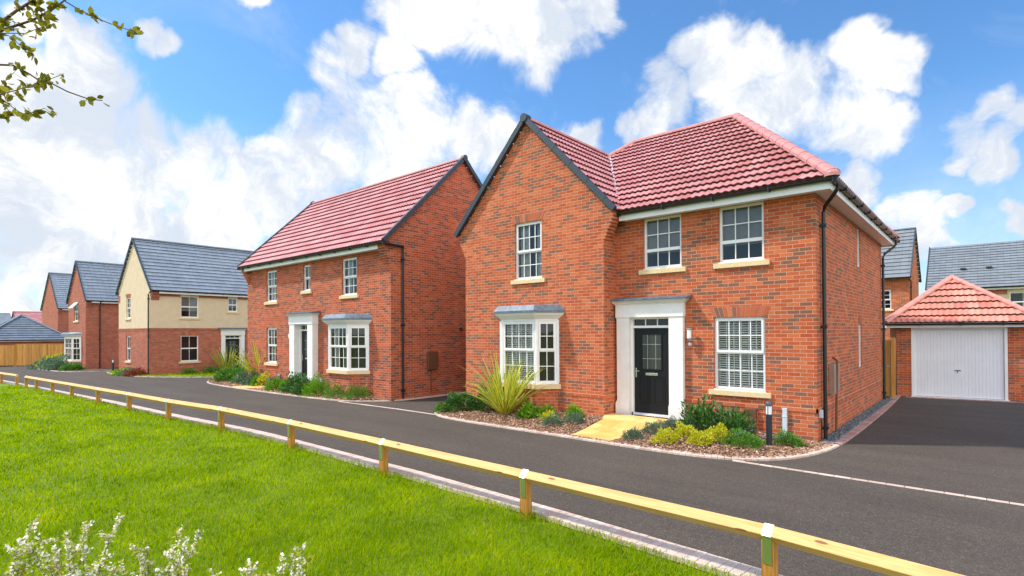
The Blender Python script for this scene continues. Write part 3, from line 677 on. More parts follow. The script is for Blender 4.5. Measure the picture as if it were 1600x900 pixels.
B3 = smooth([(-41.2,-1.6),(-40.4,-2.3),(-38,-2.65),(-35,-2.62),(-33.2,-2.5),(-31.8,-2.05),(-30.2,-1.3),(-28.6,-.3),(-27.6,.8),(-27.0,3.5)])
B4 = smooth([(-53.5,-1.2),(-55.0,-2.6),(-54.6,-3.8),(-52,-4.35),(-46,-4.25),(-43.3,-3.9),(-42,-3.0),(-41.9,-1.5)])
for P in (B2, B3, B4): blocks(kb, P, .17, .21, .03, 1, depth=.08)
blocks(kb, [p for p in B1 if p.y < .1], .20, .105, .03, 1, depth=.08)
blocks(kb, [Vector((-.75,-2.42)), Vector((1,-2.46)), Vector((9,-2.62)), Vector((25,-2.8))], .075, .21, .004, 1)
blocks(kb, [Vector((-13.0,-2.20)), Vector((-8.3,-2.22))], .075, .21, .004, 1)
tag(kb.build('kerb', KERB), kind='structure')
kb2 = MB(); blocks(kb2, [p for p in B1 if p.y >= .0], .22, .105, .03, 1, depth=.08); blocks(kb2, [Vector((.42,9.85)), Vector((3.4,10.32))], .16, .105, .012, -1)
tag(kb2.build('driveway_edging', KERBR), kind='structure')

def inside(poly, x, y):
    c = False; j = len(poly)-1
    for i in range(len(poly)):
        a, b = poly[i], poly[j]
        if (a[1] > y) != (b[1] > y) and x < (b[0]-a[0])*(y-a[1])/(b[1]-a[1])+a[0]: c = not c
        j = i
    return c
def sst(x): x = max(0, min(1, x)); return x*x*(3-2*x)
def bed1z(x, y): return .025+.12*sst((y+2.45)/1.7)*sst((-x-.2)/1.6)
def bed2z(x, y): return G(x)+.025+.14*sst((y+2.2)/1.3)*sst((-x-11.7)/1.4)
def bedz(x, y): return bed1z(x, y) if x > -9.5 else (bed2z(x, y) if x > -26.5 else G(x)+.05)
def offsetline(P, w_):
    o_ = []
    for i, p in enumerate(P):
        d = (P[min(i+1, len(P)-1)]-P[max(i-1, 0)]).normalized(); o_.append(Vector((p.x-d.y*w_, p.y+d.x*w_)))
    return o_
polys = {}
def bed(name, line, extra, m_, cell=.1):
    poly = [(p.x, p.y) for p in offsetline(line, .08)]+extra; polys[name] = poly
    x0, x1, y0, y1 = min(p[0] for p in poly), max(p[0] for p in poly), min(p[1] for p in poly), max(p[1] for p in poly)
    idx = {}; V = []; F = []
    def vi(i, j):
        if (i, j) not in idx: idx[(i, j)] = len(V); x, y = x0+i*cell, y0+j*cell; V.append((x, y, bedz(x, y)-.004+.008*math.sin(x*9)*math.sin(y*11)))
        return idx[(i, j)]
    for i in range(int((x1-x0)/cell)+1):
        for j in range(int((y1-y0)/cell)+1):
            if inside(poly, x0+(i+.5)*cell, y0+(j+.5)*cell): F.append((vi(i, j), vi(i+1, j), vi(i+1, j+1), vi(i, j+1)))
    o = npmesh(name, V, F, m_); tag(o, kind='structure'); return poly
p1 = bed('planting_bed', [p for p in B1 if p.y < 1], [(-.1,.2),(-8.9,.2)], SOIL)
p2 = bed('planting_bed', B2, [(-12,6),(-21.5,.2),(-23,1)], SOIL)
p3 = bed('grass_verge', B3, [(-30,9),(-34,9),(-40,0)], LAWNB, .2)
p4 = bed('planting_bed', B4, [(-44,0),(-53,0)], SOIL, .2)
# gravel margin along the side of the near house
gm = MB(); gm.box(0, .26, .02, 9.0, -.05, .02); tag(gm.build('gravel_margin', SOIL), kind='structure')
def scatter(name, poly, n, size, flat, m_, zf, excl=None):
    xs_ = [p[0] for p in poly]; ys_ = [p[1] for p in poly]; P = []
    while len(P) < n:
        x, y = random.uniform(min(xs_), max(xs_)), random.uniform(min(ys_), max(ys_))
        if inside(poly, x, y) and not (excl and excl(x, y)): P.append((x, y, zf(x, y)))
    P = np.array(P); n = len(P); L = rng.uniform(.5, 1.5, n)*size; W_ = L*rng.uniform(.3, .7, n); H = L*flat
    a = rng.uniform(0, 6.28, n); tl = rng.normal(0, .3, n); t2 = rng.normal(0, .3, n)
    e1 = np.c_[np.cos(a)*np.cos(tl), np.sin(a)*np.cos(tl), np.sin(tl)]; e2 = np.c_[-np.sin(a)*np.cos(t2), np.cos(a)*np.cos(t2), np.sin(t2)]; e3 = np.cross(e1, e2)
    P[:, 2] += rng.uniform(0, size*.5, n)
    V = []
    for i, j, k in ((-1,-1,0),(1,-1,0),(1,1,0),(-1,1,0),(-.8,-.8,1),(.8,-.8,1),(.8,.8,1),(-.8,.8,1)):
        V.append(P+e1*(L*i/2)[:, None]+e2*(W_*j/2)[:, None]+e3*(H*k)[:, None])
    V = np.stack(V, 1).reshape(-1, 3); B = np.arange(n)[:, None]*8
    F = np.concatenate([B+np.array(q) for q in ((4,5,6,7),(0,1,5,4),(1,2,6,5),(2,3,7,6),(3,0,4,7))])
    o = npmesh(name, V, F, m_); return o
PATH1 = [(-3.95,-2.40),(-3.02,-2.40),(-2.78,-.14),(-4.28,-.14),(-4.28,-.62),(-4.12,-.95)]
onpath = lambda x, y: inside(PATH1, x, y)
tag(scatter('bark_mulch', p1, 14000, .034, .25, CHIP, bedz, lambda x, y: onpath(x, y) or y > .0), 'brown bark chip mulch covering the bed of the nearest house', 'mulch', kind='stuff')
tag(scatter('bark_mulch', p2, 11000, .045, .25, CHIP, bedz, lambda x, y: y > -1.0), 'brown bark chip mulch in the bed of the second house', 'mulch', kind='stuff')
tag(scatter('blue_gravel', [(.01,.02),(.25,.02),(.25,8.6),(.01,8.6)], 5200, .026, .6, GRAV, lambda x, y: .02), 'blue grey gravel strip at the foot of the side wall', 'gravel', kind='stuff')
# garden paths
def path(poly, zf, name='path'):
    mb = MB(); n_ = len(poly); top = [(x, y, zf(x, y)) for x, y in poly]; bot = [(x, y, zf(x, y)-.15) for x, y in poly]
    mb.solid(top+bot, [tuple(range(n_))]+[(i, n_+i, n_+(i+1) % n_, (i+1) % n_) for i in range(n_)]); return tag(mb.build(name, SLAB), kind='structure')
ph = lambda x, y: .045+.15*sst((y+2.4)/2.0)
pm = MB(); ys = [-2.40+.18*i for i in range(13)]
for a, b in zip(ys[:-1], ys[1:]):
    f = lambda y: (-3.95-.14*((y+2.4)/1.45) if y < -.95 else -4.12-.16*min(1, (y+.95)/.33), -3.02+.24*(y+2.4)/2.26)
    (l0, r0), (l1, r1) = f(a), f(b); pm.solid([(l0,a,ph(0,a)),(r0,a,ph(0,a)),(r1,b,ph(0,b)),(l1,b,ph(0,b)),(l0,a,-.1),(r0,a,-.1),(r1,b,-.1),(l1,b,-.1)], [(0,1,2,3),(0,4,5,1),(1,5,6,2),(3,7,4,0)])
tag(pm.build('path', SLAB), kind='structure')
path([(-21.2,-2.12),(-19.9,-2.16),(-17.0,-1.25),(-17.0,-.9),(-18.6,-.9)], lambda x, y: G(x)+.055+.14*sst((y+2.2)/1.3))

# ------------------------------------------------------------------ HOUSE 1 (nearest)
H1 = house('nearest large orange brick house with front gable wing and rose hipped roof', 0, 0, 0, 0)
wb = MB(); x1, x0, d = -4.293, -8.91, .555
T_main = frameT((x1, 0), (0, 0)); o = lambda a, b, c, e: (a-x1, b-x1, c, e)
wall(wb, (x1, 0), (0, 0), -.2, 4.76, [o(-1.82,-.925,3.567,4.725), o(-3.56,-2.65,3.567,4.725), o(-1.94,-.92,.913,2.41), o(-3.92,-2.88,.18,2.50)])
T_side = wall(wb, (0, 0), (0, 8.39), -.2, 4.76, [(4.34,4.80,3.72,4.69), (4.42,4.86,1.20,2.27)])
wall(wb, (0, 8.39), (x0, 8.39), -.2, 4.76); wall(wb, (x0, 8.39), (x0, -d), -.2, 4.8); wall(wb, (x1, -d), (x1, 0), -.2, 4.82)
GW = x1-x0; sl_ = (7.62-4.78)/(GW/2+.06); T_w = wall(wb, (x0, -d), (x1, -d), -.2, 7.7, [(-7.03-x0,-6.12-x0,3.518,4.995), (-7.40-x0,-5.77-x0,.86,2.40)], rclips(.308, 4.90, 7.66, GW))
for s_, xa in ((1, x1), (-1, x0)):      # ends of the gable carried on the corbels
    zt = lambda q: 4.85+(.308-q)*(7.66-4.90)/(GW/2+.308); V = [(xa-s_*.05, 4.802), (xa+s_*.255, 4.802), (xa+s_*.255, zt(.255)), (xa-s_*.05, zt(-.05))]
    wb.solid([(x, y, z) for y in (-d-.004, -.12) for x, z in V], [(0,1,2,3), (7,6,5,4), (0,4,5,1), (1,5,6,2), (2,6,7,3), (3,7,4,0)])
band(wb, T_main, .0, 0.07, .57); band(wb, T_main, 1.73, -x1+.014, .57); band(wb, T_side, -.014, 8.39, .57); band(wb, T_w, -.014, -7.55-x0, .57); band(wb, T_w, -5.62-x0, GW+.014, .57)
wb.box(x1-.02, x1+.0135, -d-.0135, -.001, .571, .644)
corbel(wb, x1-.3, x1-.002, -d-.004, -.25, 4.80, dx=1); corbel(wb, x0+.002, x0+.3, -d-.004, -.1, 4.80, dx=-1)
wb.build('wall', BR1, H1)
W_ = lambda *a, **k: window(H1, *a, **k)
W_(T_main, *o(-1.82,-.925,3.567,4.725), split=.64, cols=(3,3), rows=(2,1), inside='roller', sash=False)
W_(T_main, *o(-3.56,-2.65,3.567,4.725), split=.64, cols=(3,3), rows=(2,1), inside='roller', sash=False)
W_(T_main, *o(-1.94,-.92,.913,2.41), split=.47, cols=(4,4), rows=(2,2), inside='blind')
W_(T_w, -7.03-x0,-6.12-x0,3.518,4.995, split=.5, cols=(4,4), rows=(2,2), inside='curtain', set_=.06)
W_(T_side, 4.34,4.80,3.72,4.69, split=0, cols=(1,1), rows=(1,1), simple=True, set_=.03, sill=False); W_(T_side, 4.42,4.86,1.20,2.27, split=0, cols=(1,1), rows=(1,1), simple=True, set_=.03, sill=False)
arch(H1, T_main, -1.94-x1, -.92-x1, 2.41); arch(H1, T_w, -7.03-x0, -6.12-x0, 4.995)
arch(H1, T_side, 4.42, 4.86, 2.27, splay=.02)
bay(H1, -d, -7.53, -5.635, .38, .86, 2.40, BR1)
door(H1, T_main, -3.845-x1, -2.955-x1, .235, 2.205, .20, surround=(-4.22-x1, -2.58-x1))
# roof
rz = 8.16
rf = MB(); slope(rf, [(-9.2,-.34,4.90),(.34,-.34,4.90),(-2.86,4.22,rz),(-6.04,4.22,rz)]); slope(rf, [(.34,-.34,4.90),(.34,8.78,4.90),(-2.86,4.22,rz)])
slope(rf, [(.34,8.78,4.90),(-9.2,8.78,4.90),(-6.04,4.22,rz),(-2.86,4.22,rz)], 'flat'); slope(rf, [(-9.2,8.78,4.90),(-9.2,-.34,4.90),(-6.04,4.22,rz)], 'flat')
xm = (x0+x1)/2
slope(rf, [(-3.985,-.60,4.90),(-3.985,3.9,4.90),(xm,3.9,7.66),(xm,-.60,7.66)]); slope(rf, [(-9.22,3.9,4.90),(-9.22,-.60,4.90),(xm,-.60,7.66),(xm,3.9,7.66)])
rfo = rf.build('roof', TILE_R, H1)
rt = MB(); ridge(rt, (-6.04,4.22,rz+.02), (-2.80,4.22,rz+.02)); ridge(rt, (xm,-.66,7.68), (xm,3.55,7.68), r=.10); ridge(rt, (.36,-.36,4.95), (-2.86,4.22,rz+.03), r=.125); ridge(rt, (.36,8.8,4.95), (-2.86,4.22,rz+.03), r=.12)
ridge(rt, (-9.2,-.34,4.95), (-6.04,4.22,rz+.03), r=.11)
rt.lathe((.34,-.34,4.93), [(.13,-.03),(.13,.03),(.10,.08),(.04,.10)], 12)
rt.build('ridge_tiles', RIDGE[TILE_R.name], rfo)
vg = MB(); verge(vg, (-3.96,-.63,4.93), (xm-.0,-.63,7.70)); verge(vg, (-9.25,-.63,4.93), (xm,-.63,7.70)); vg.tube([(xm,-.70,7.70),(xm,-.50,7.70)], .11, 10); vg.build('verge_cap', VERGE, rfo)
vl = MB(); 
for s_ in (0,): vl.beam((-4.02,-.30,4.965), (xm+.12,3.42,7.64), .05, .02)
vl.build('valley_strip', PALEP, rfo)
fs = MB(); fs.box(-4.03,.30,-.30,-.275,4.70,4.90); fs.box(.275,.30,-.274,8.75,4.70,4.90); fs.box(-9.2,.30,8.726,8.75,4.70,4.90); fs.build('fascia', FASCIA, H1)
sf = MB(); sf.box(-4.03,.274,-.274,-.004,4.728,4.742); sf.box(.004,.274,-.003,8.725,4.728,4.742); sf.build('soffit', FASCIA, H1)
gt = MB(); gutter(gt, (-4.0,-.365,4.875), (.37,-.365,4.875)); gutter(gt, (.365,-.37,4.875), (.365,8.85,4.875)); gt.build('gutter', BLACKP, H1)
downpipe(H1, (.36,.0,4.86), [(.36,.0,4.74),(.30,.05,4.66),(.10,.28,4.50),(.065,.34,4.40),(.065,.34,.0)], .036)
downpipe(H1, (.36,8.55,4.86), [(.36,8.5,4.72),(.30,8.45,4.62),(.10,8.25,4.42),(.065,8.22,4.32),(.065,8.22,.0)], .036)
mbx = MB(); mbx.box(.003,.11,.96,1.12,.84,1.45); mbx.box(.003,.09,1.38,1.56,.87,1.45); mbx.build('meter_box', BEIGEP, H1, bevel=.008)
pp = MB(); pp.tube([(.10,1.27,1.52),(.07,1.27,.03)], .022, 8); pp.tube([(.10,1.27,1.50),(.03,1.33,1.56),(.004,1.33,1.56)], .02, 8); pp.build('service_pipe', BROWNP, H1)
ob = MB(); ob.box(.003,.06,.10,.19,.47,.62); ob.build('outlet_box', PALEP, H1, bevel=.006)
cb = MB(); cb.tube([(.03,.14,.47),(.035,.15,.3),(.03,.12,.02)], .010, 6); cb.build('cable', BLACKP, H1)
wl = MB(); wl.lathe((-2.43,-.13,1.97), [(.042,0),(.046,.02),(.046,.17),(.03,.19)], 14); wl.build('lamp_shade', FROST, H1)
wl = MB(); wl.lathe((-2.43,-.13,2.16), [(.055,0),(.058,.02),(.02,.035)], 14); wl.build('lamp_cap', GREYM, H1); wl = MB(); wl.lathe((-2.43,-.13,1.945), [(.03,0),(.045,.024)], 14); wl.lathe((-2.43,-.09,1.83), [(.02,-.035),(.045,-.01),(.045,.03),(.02,.05)], 12); wl.beam((-2.43,-.0,1.93),(-2.43,-.13,1.93),.03,.03); wl.build('lamp_bracket', GREYM, H1)
af = MB(); af.box(-.60,-.52,-.06,-.003,-.02,.62); af.box(-.605,-.515,-.065,-.001,.44,.47); af.build('vent_duct', PALEP, H1, bevel=.004)
sb = MB(); sb.box(-1.30,-1.08,-.09,-.003,.28,.56); sb.build('junction_box', BROWNP, H1, bevel=.01)

# ------------------------------------------------------------------ HOUSE 2
H2 = house('red brick house with long rose tiled roof and white pillared porch, second from the right', -11.601, -1.196, .09, .011)
W2 = 10.054; wb = MB(); oo = lambda a, b, c, e: (a+W2, b+W2, c, e); R2 = 6.24
WIN = [(-8.309,-7.434,3.333,4.586,(3,3)), (-5.353,-4.825,3.63,4.586,(2,2)), (-2.734,-1.845,3.333,4.586,(3,3)), (-8.309,-7.434,.855,2.262,(3,3))]
T2 = wall(wb, (-W2, 0), (0, 0), -.4, 4.74, [oo(a,b,c,e) for a,b,c,e,_ in WIN]+[oo(-5.60,-4.62,.15,2.46), oo(-3.15,-1.30,.84,2.26)])
s2 = (8.10-4.70)/(R2/2+.08); c2 = rclips(.34, 4.84, 8.18, R2)
T2s = wall(wb, (0, 0), (0, R2), -.4, 8.2, [], c2); wall(wb, (0, R2), (-W2, R2), -.4, 4.74); wall(wb, (-W2, R2), (-W2, 0), -.4, 8.2, [], c2)
band(wb, T2, -.014, 4.0, .53); band(wb, T2, 5.95, 6.85, .53); band(wb, T2, 8.85, W2+.014, .53); band(wb, T2s, -.012, R2, .53)
corbel(wb, -.33, -.002, -.003, .1, 4.74, dy=-1); corbel(wb, -W2+.002, -W2+.33, -.003, .1, 4.74, dy=-1)
for xa, xb in ((-.33,-.001), (-W2+.001,-W2+.33)):
    V = [(.0,4.742),(-.255,4.742),(-.255,4.86),(.0,5.10)]; wb.solid([(x, y, z) for x in (xa, xb) for y, z in V], [(0,1,2,3), (7,6,5,4), (0,4,5,1), (1,5,6,2), (2,6,7,3), (3,7,4,0)])
wb.build('wall', BR2, H2)
for i, (a, b, c, e, cc) in enumerate(WIN): window(H2, T2, *oo(a, b, c, e), split=.5, cols=cc, rows=((2,2) if cc[0] == 3 else (1,1)), inside='curtain' if i != 1 else 'curtain left', set_=.06)
bay(H2, 0, -3.25, -1.20, .45, .84, 2.26, BR2, base=-.2, dpc=.53, blind=False)
T2d = frameT((-W2, -.0), (0, -.0))
door(H2, T2d, -5.54+W2, -4.68+W2, .21, 2.12, .20, surround=(-5.95+W2, -4.27+W2), projn=.24, lab=1)
rf = MB(); slope(rf, [(-W2-.08,-.34,4.84),(.10,-.34,4.84),(.10,R2/2,8.18),(-W2-.08,R2/2,8.18)]); slope(rf, [(.10,R2+.34,4.84),(-W2-.08,R2+.34,4.84),(-W2-.08,R2/2,8.18),(.10,R2/2,8.18)], 'flat')
r2 = rf.build('roof', TILE_R, H2)
rt = MB(); ridge(rt, (-W2-.08,R2/2,8.20), (.1,R2/2,8.20), r=.10); rt.build('ridge_tiles', RIDGE[TILE_R.name], r2)
for xx in (.11, -W2-.10): vg = MB(); verge(vg, (xx,-.36,4.88), (xx,R2/2,8.23)); verge(vg, (xx,R2+.36,4.88), (xx,R2/2,8.23)); vg.tube([(xx-.08,R2/2,8.22),(xx+.08,R2/2,8.22)], .11, 10); vg.build('verge_cap', VERGE, r2)
fs = MB(); fs.box(-W2+.3,-.32,-.275,-.25,4.66,4.84); fs.build('fascia', FASCIA, H2); sf = MB(); sf.box(-W2+.3,-.32,-.249,-.003,4.68,4.695); sf.build('soffit', FASCIA, H2)
gt = MB(); gutter(gt, (-W2-.05,-.35,4.83), (.13,-.35,4.83)); gt.tube([(.10,-.34,4.79),(.10,.42,4.76)], .045, 8); gt.build('gutter', BLACKP, H2)
downpipe(H2, (.08,.42,4.78), [(.07,.42,4.6),(.06,.42,-.05)], .036)
mbx = MB(); mbx.box(.003,.11,1.44,1.86,.80,1.40); mbx.build('meter_box', BROWNP, H2, bevel=.01); pp = MB(); pp.tube([(.04,1.60,.80),(.04,1.60,0)], .02, 8); pp.build('service_pipe', BROWNP, H2)
sp = MB(); sp.lathe((.10,2.95,2.15), [(.03,-.05),(.06,-.02),(.06,.03),(.03,.06)], 12); sp.beam((0,2.95,2.17),(.1,2.95,2.17),.04,.04); sp.build('security_lamp', BLACKP, H2)
pl = MB(); pl.tube([(-6.35,-.003,1.93),(-6.35,-.025,1.93)], .10, 20); pl.build('plaque', WHITE, H2)
for x in (-7.15, -4.0): v_ = MB(); v_.tube([(x,-.05,-.1),(x,-.05,.42)], .045, 10); v_.build('vent_duct', PALEP, H2)

# ------------------------------------------------------------------ HOUSE 3 (render and slate)
H3 = house('cream rendered house over red brick with blue slate roof and black side door', -33.0, -1.836, -.248, .038)
W3_, L3 = 5.466, 10.6; br = MB(); rd = MB(); zm = 2.706; z3 = 4.74; RZ3 = 8.02
s3 = (RZ3-.12-z3+.02)/(W3_/2+.05); c3 = rclips(.30, 4.82, RZ3, W3_)
gw = (-4.063+W3_, -3.296+W3_); sw = [(1.554,2.518,3.334,4.577), (4.229,4.798,3.746,4.577)]; sg = (1.554,2.518,.762,2.259)
T3f = wall(br, (-W3_, 0), (0, 0), -.5, zm, [(gw[0],gw[1],.762,2.259)]); T3s = wall(br, (0, 0), (0, L3), -.5, zm, [sg, (3.98,5.02,.05,2.30)])
wall(rd, (-W3_, 0), (0, 0), zm, 8.1, [(gw[0],gw[1],3.334,4.577)], c3); wall(rd, (0, 0), (0, L3), zm, z3, sw)
wall(br, (0, L3), (-W3_, L3), -.5, 8.1, [], c3); wall(br, (-W3_, L3), (-W3_, 0), -.5, z3)
band(br, T3f, -.014, W3_+.014, .35); band(br, T3s, -.01, 3.6, .35); band(br, T3s, 5.4, L3, .35)
for T, a, b in ((T3f, -.014, W3_+.014), (T3s, -.01, L3)): br.box(a, b, -.02, .03, zm-.075, zm+.0, T); br.box(a, b, -.02, .016, zm-.15, zm-.075, T)
br.box(0, 1.53, -.02, .012, z3-.22, z3, T3s); br.box(2.54, 4.21, -.02, .012, z3-.22, z3, T3s); br.box(4.82, L3, -.02, .012, z3-.22, z3, T3s)
corbel(br, -.3, .004, .03, .42, 4.74, dx=1, n=6); corbel(br, -W3_-.004, -W3_+.3, -.003, .3, 4.74, dx=-1, n=6)
br.build('brick_wall', BR3, H3); rd.build('rendered_wall', RENDER, H3)
window(H3, T3f, gw[0], gw[1], .762, 2.259, split=.5, cols=(2,2), rows=(1,1), set_=.06); window(H3, T3f, gw[0], gw[1], 3.334, 4.577, split=.5, cols=(2,2), rows=(2,2), set_=.06)
for q in sw+[sg]: window(H3, T3s, *q, split=.5, cols=(2,2), rows=(1,1), sash=False, inside='roller' if q[2] > 3 else None)
arch(H3, T3f, gw[0], gw[1], 4.577); arch(H3, T3f, gw[0], gw[1], 2.259); arch(H3, T3s, sg[0], sg[1], 2.259)
door(H3, T3s, 4.07, 4.93, .10, 2.048, .17, surround=(3.80, 5.20), projn=.10)
rf = MB(); m3 = -W3_/2
slope(rf, [(.30,-.08,4.82),(.30,L3+.1,4.82),(m3,L3+.1,RZ3),(m3,-.08,RZ3)], 'slate', .30); slope(rf, [(-W3_-.30,L3+.1,4.82),(-W3_-.30,-.08,4.82),(m3,-.08,RZ3),(m3,L3+.1,RZ3)], 'slate', .30)
r3 = rf.build('roof', SLATE, H3); rt = MB(); ridge(rt, (m3,-.1,RZ3+.01), (m3,L3+.1,RZ3+.01), r=.10); rt.build('ridge_tiles', RIDGE[SLATE.name], r3)
vg = MB()
for s_ in (1, -1): verge(vg, (m3+s_*(W3_/2+.30),-.09,4.84), (m3,-.09,RZ3+.02), .05, .12)
vg.build('verge_cap', VERGE, r3)
fs = MB(); fs.box(.25,.275,.36,L3,4.66,4.82); fs.build('fascia', FASCIA, H3); sf = MB(); sf.box(.003,.249,.36,L3,4.68,4.695); sf.build('soffit', FASCIA, H3); gt = MB(); gutter(gt, (.33,-.06,4.82), (.33,L3,4.82)); gt.build('gutter', BLACKP, H3)
downpipe(H3, (.32,-.05,4.80), [(.10,-.06,4.70),(-.12,-.06,4.6),(-.12,-.06,-.1)], .036)
rv = MB()
for y in (6.2, 7.3): rv.box(-.55,-.35,y-.15,y+.15,5.66,5.75)
rv.build('roof_vent', VERGE, r3)

# ------------------------------------------------------------------ HOUSE 4, 5 and the far ones
def gable_house(label, ox, oy, oz, yaw, W4, L4, rz, ze, brickm, tile, front=(), side=(), bayp=None, wins=(2,2), kind='slate', capm=None, dpc=.45):
    H = house(label, ox, oy, oz, yaw); mb = MB(); s_ = (rz-.12-ze+.02)/(W4/2+.05); cl = rclips(.28, ze+.10, rz, W4)
    fo = [(a+W4, b+W4, c, e) for a, b, c, e in front]; fw_ = list(fo)
    if bayp: fo.append((bayp[0]+.1+W4, bayp[1]-.1+W4, bayp[2], bayp[3]))
    Tf = wall(mb, (-W4,0), (0,0), -.6, rz+.1, fo, cl); Ts = wall(mb, (0,0), (0,L4), -.6, ze, side); wall(mb, (0,L4), (-W4,L4), -.6, rz+.1, [], cl); wall(mb, (-W4,L4), (-W4,0), -.6, ze)
    band(mb, Tf, -.014, W4+.014, dpc); band(mb, Ts, -.01, L4, dpc); corbel(mb, -.3, .004, -.003, .35, ze, dx=1, n=5); corbel(mb, -W4-.004, -W4+.3, -.003, .35, ze, dx=-1, n=5)
    mb.build('wall', brickm, H)
    for q in fw_: window(H, Tf, *q, split=.5, cols=wins, rows=wins, set_=.05)
    for q in side: window(H, Ts, *q, split=.5, cols=wins, rows=wins, set_=.05)
    if bayp: bay(H, 0, bayp[0], bayp[1], .42, bayp[2], bayp[3], brickm, base=-.5, dpc=dpc, blind=False)
    m4 = -W4/2; rf = MB(); zz = ze+.10
    slope(rf, [(.28,-.08,zz),(.28,L4+.1,zz),(m4,L4+.1,rz),(m4,-.08,rz)], kind, .30 if kind == 'slate' else .345, 2); slope(rf, [(-W4-.28,L4+.1,zz),(-W4-.28,-.08,zz),(m4,-.08,rz),(m4,L4+.1,rz)], kind if kind == 'slate' else 'flat', .30)
    r = rf.build('roof', tile, H); rt = MB(); ridge(rt, (m4,-.1,rz+.01), (m4,L4+.1,rz+.01), r=.10); rt.build('ridge_tiles', RIDGE[tile.name], r)
    vg = MB()
    for k in (1, -1): verge(vg, (m4+k*(W4/2+.28),-.09,zz+.02), (m4,-.09,rz+.02), .05, .12); verge(vg, (m4+k*(W4/2+.28),L4+.11,zz+.02), (m4,L4+.11,rz+.02), .05, .12)
    vg.build('verge_cap', VERGE, r)
    fs = MB(); fs.box(.24,.265,.3,L4,ze-.06,zz); fs.build('fascia', FASCIA, H); sf = MB(); sf.box(.003,.239,.3,L4,ze-.05,ze-.035); sf.build('soffit', FASCIA, H); gt = MB(); gutter(gt, (.32,-.06,zz), (.32,L4,zz)); gutter(gt, (-W4-.32,-.06,zz), (-W4-.32,L4,zz)); gt.build('gutter', BLACKP, H)
    return H, Tf, Ts
H4, T4, T4s = gable_house('dark red brick house with slate roof and bay window beside the cream house', -45.534, -2.351, -.455, .04, 4.492, 8, 7.90, 4.86, BR3, SLATE, front=[(-2.95,-1.9,3.57,4.92)], bayp=(-3.95,-1.15,.72,2.32))
downpipe(H4, (.32,.8,4.9), [(.2,.8,4.75),(.06,.8,4.6),(.06,.8,-.2)], .04)
ws = MB(); ws.solid([T4(-2.95+4.492,.0,4.92),T4(-1.9+4.492,.0,4.92),T4(-1.9+4.492,.36,4.50),T4(-2.95+4.492,.36,4.50),T4(-2.95+4.492,-.02,4.88),T4(-1.9+4.492,-.02,4.88),T4(-1.9+4.492,.34,4.46),T4(-2.95+4.492,.34,4.46)], [(0,1,2,3),(7,6,5,4),(0,4,5,1),(2,6,7,3),(0,3,7,4),(1,5,6,2)]); ws.build('open_casement', WHITE, H4)
H5, _, _ = gable_house('red brick house with plain gable and slate roof, behind the slate roofed garage', -65.5, -.7, -.6, .04, 6.4, 7, 8.9, 5.15, BR3, SLATE)
gable_house('far house with pink tiled roof showing above the slate roofed garage', -100.9, .6, -2.6, 0, 9.0, 8, 8.1, 4.72, BR3, TILE_R, kind='flat')
gable_house('distant house with blue grey roof at the left edge of the picture', -129.5, -6.8, -2.1, 0, 9.0, 10, 8.1, 4.72, BR3, SLATE)
# behind the garage on the right
H7 = house('orange brick house with slate roof standing behind the garage on its left', -.88, 26.27, .1, -.02); L7 = 4.4; wb = MB(); s7 = (8.0-4.95)/(L7/2+.05); c7 = rclips(.28, 5.0, 8.05, L7)
T7 = wall(wb, (-9,0), (0,0), -.3, 4.98, [(9-1.75,9-.85,3.25,4.35)]); wall(wb, (0,0), (0,L7), -.3, 8.1, [], c7); wall(wb, (-9,L7), (-9,0), -.3, 8.1, [], c7); wall(wb, (0,L7), (-9,L7), -.3, 4.98); wb.build('wall', BR1, H7)
window(H7, T7, 9-1.75, 9-.85, 3.25, 4.35, split=.5, cols=(3,3), rows=(2,2), set_=.05)
rf = MB(); slope(rf, [(-9,-.28,5.0),(.08,-.28,5.0),(.08,L7/2,8.05),(-9,L7/2,8.05)], 'slate', .30); slope(rf, [(.08,L7+.28,5.0),(-9,L7+.28,5.0),(-9,L7/2,8.05),(.08,L7/2,8.05)], 'slate', .30); r7 = rf.build('roof', SLATE2, H7)
vg = MB(); verge(vg, (.1,-.3,5.02), (.1,L7/2,8.09), .05, .1); verge(vg, (.1,L7+.3,5.02), (.1,L7/2,8.09), .05, .1); vg.build('verge_cap', VERGE, r7)
gt = MB(); gutter(gt, (-9,-.32,5.0), (.12,-.32,5.0)); gt.build('gutter', BLACKP, H7); downpipe(H7, (.0,-.3,4.98), [(.06,.1,4.8),(.06,.25,4.7),(.06,.25,0)], .036)
rt = MB(); ridge(rt, (-9,L7/2,8.06), (.1,L7/2,8.06), r=.09); rt.build('ridge_tiles', RIDGE[SLATE2.name], r7)
H8 = house('cream house with wide grey slate roof standing behind the garage on its right', -.58, 34.70, 0, 0); L8 = 7.2; wb = MB(); s8 = (7.95-4.7)/(L8/2+.05); c8 = rclips(.26, 4.83, 8.1, L8)
T8 = wall(wb, (0,0), (11,0), -.3, 4.75, [(4.05,5.3,3.25,4.45)]); wall(wb, (0,L8), (0,0), -.3, 8.1, [], c8); wall(wb, (11,0), (11,L8), -.3, 8.1, [], c8); wall(wb, (11,L8), (0,L8), -.3, 4.75); wb.build('rendered_wall', RENDER, H8)
bb = MB(); bb.box(0,3.95,-.012,.02,4.35,4.72); bb.box(5.4,11,-.012,.02,4.35,4.72); bb.build('brick_band', BR3, H8)
window(H8, T8, 4.05, 5.3, 3.25, 4.45, split=.5, cols=(2,2), rows=(1,1), sash=False)
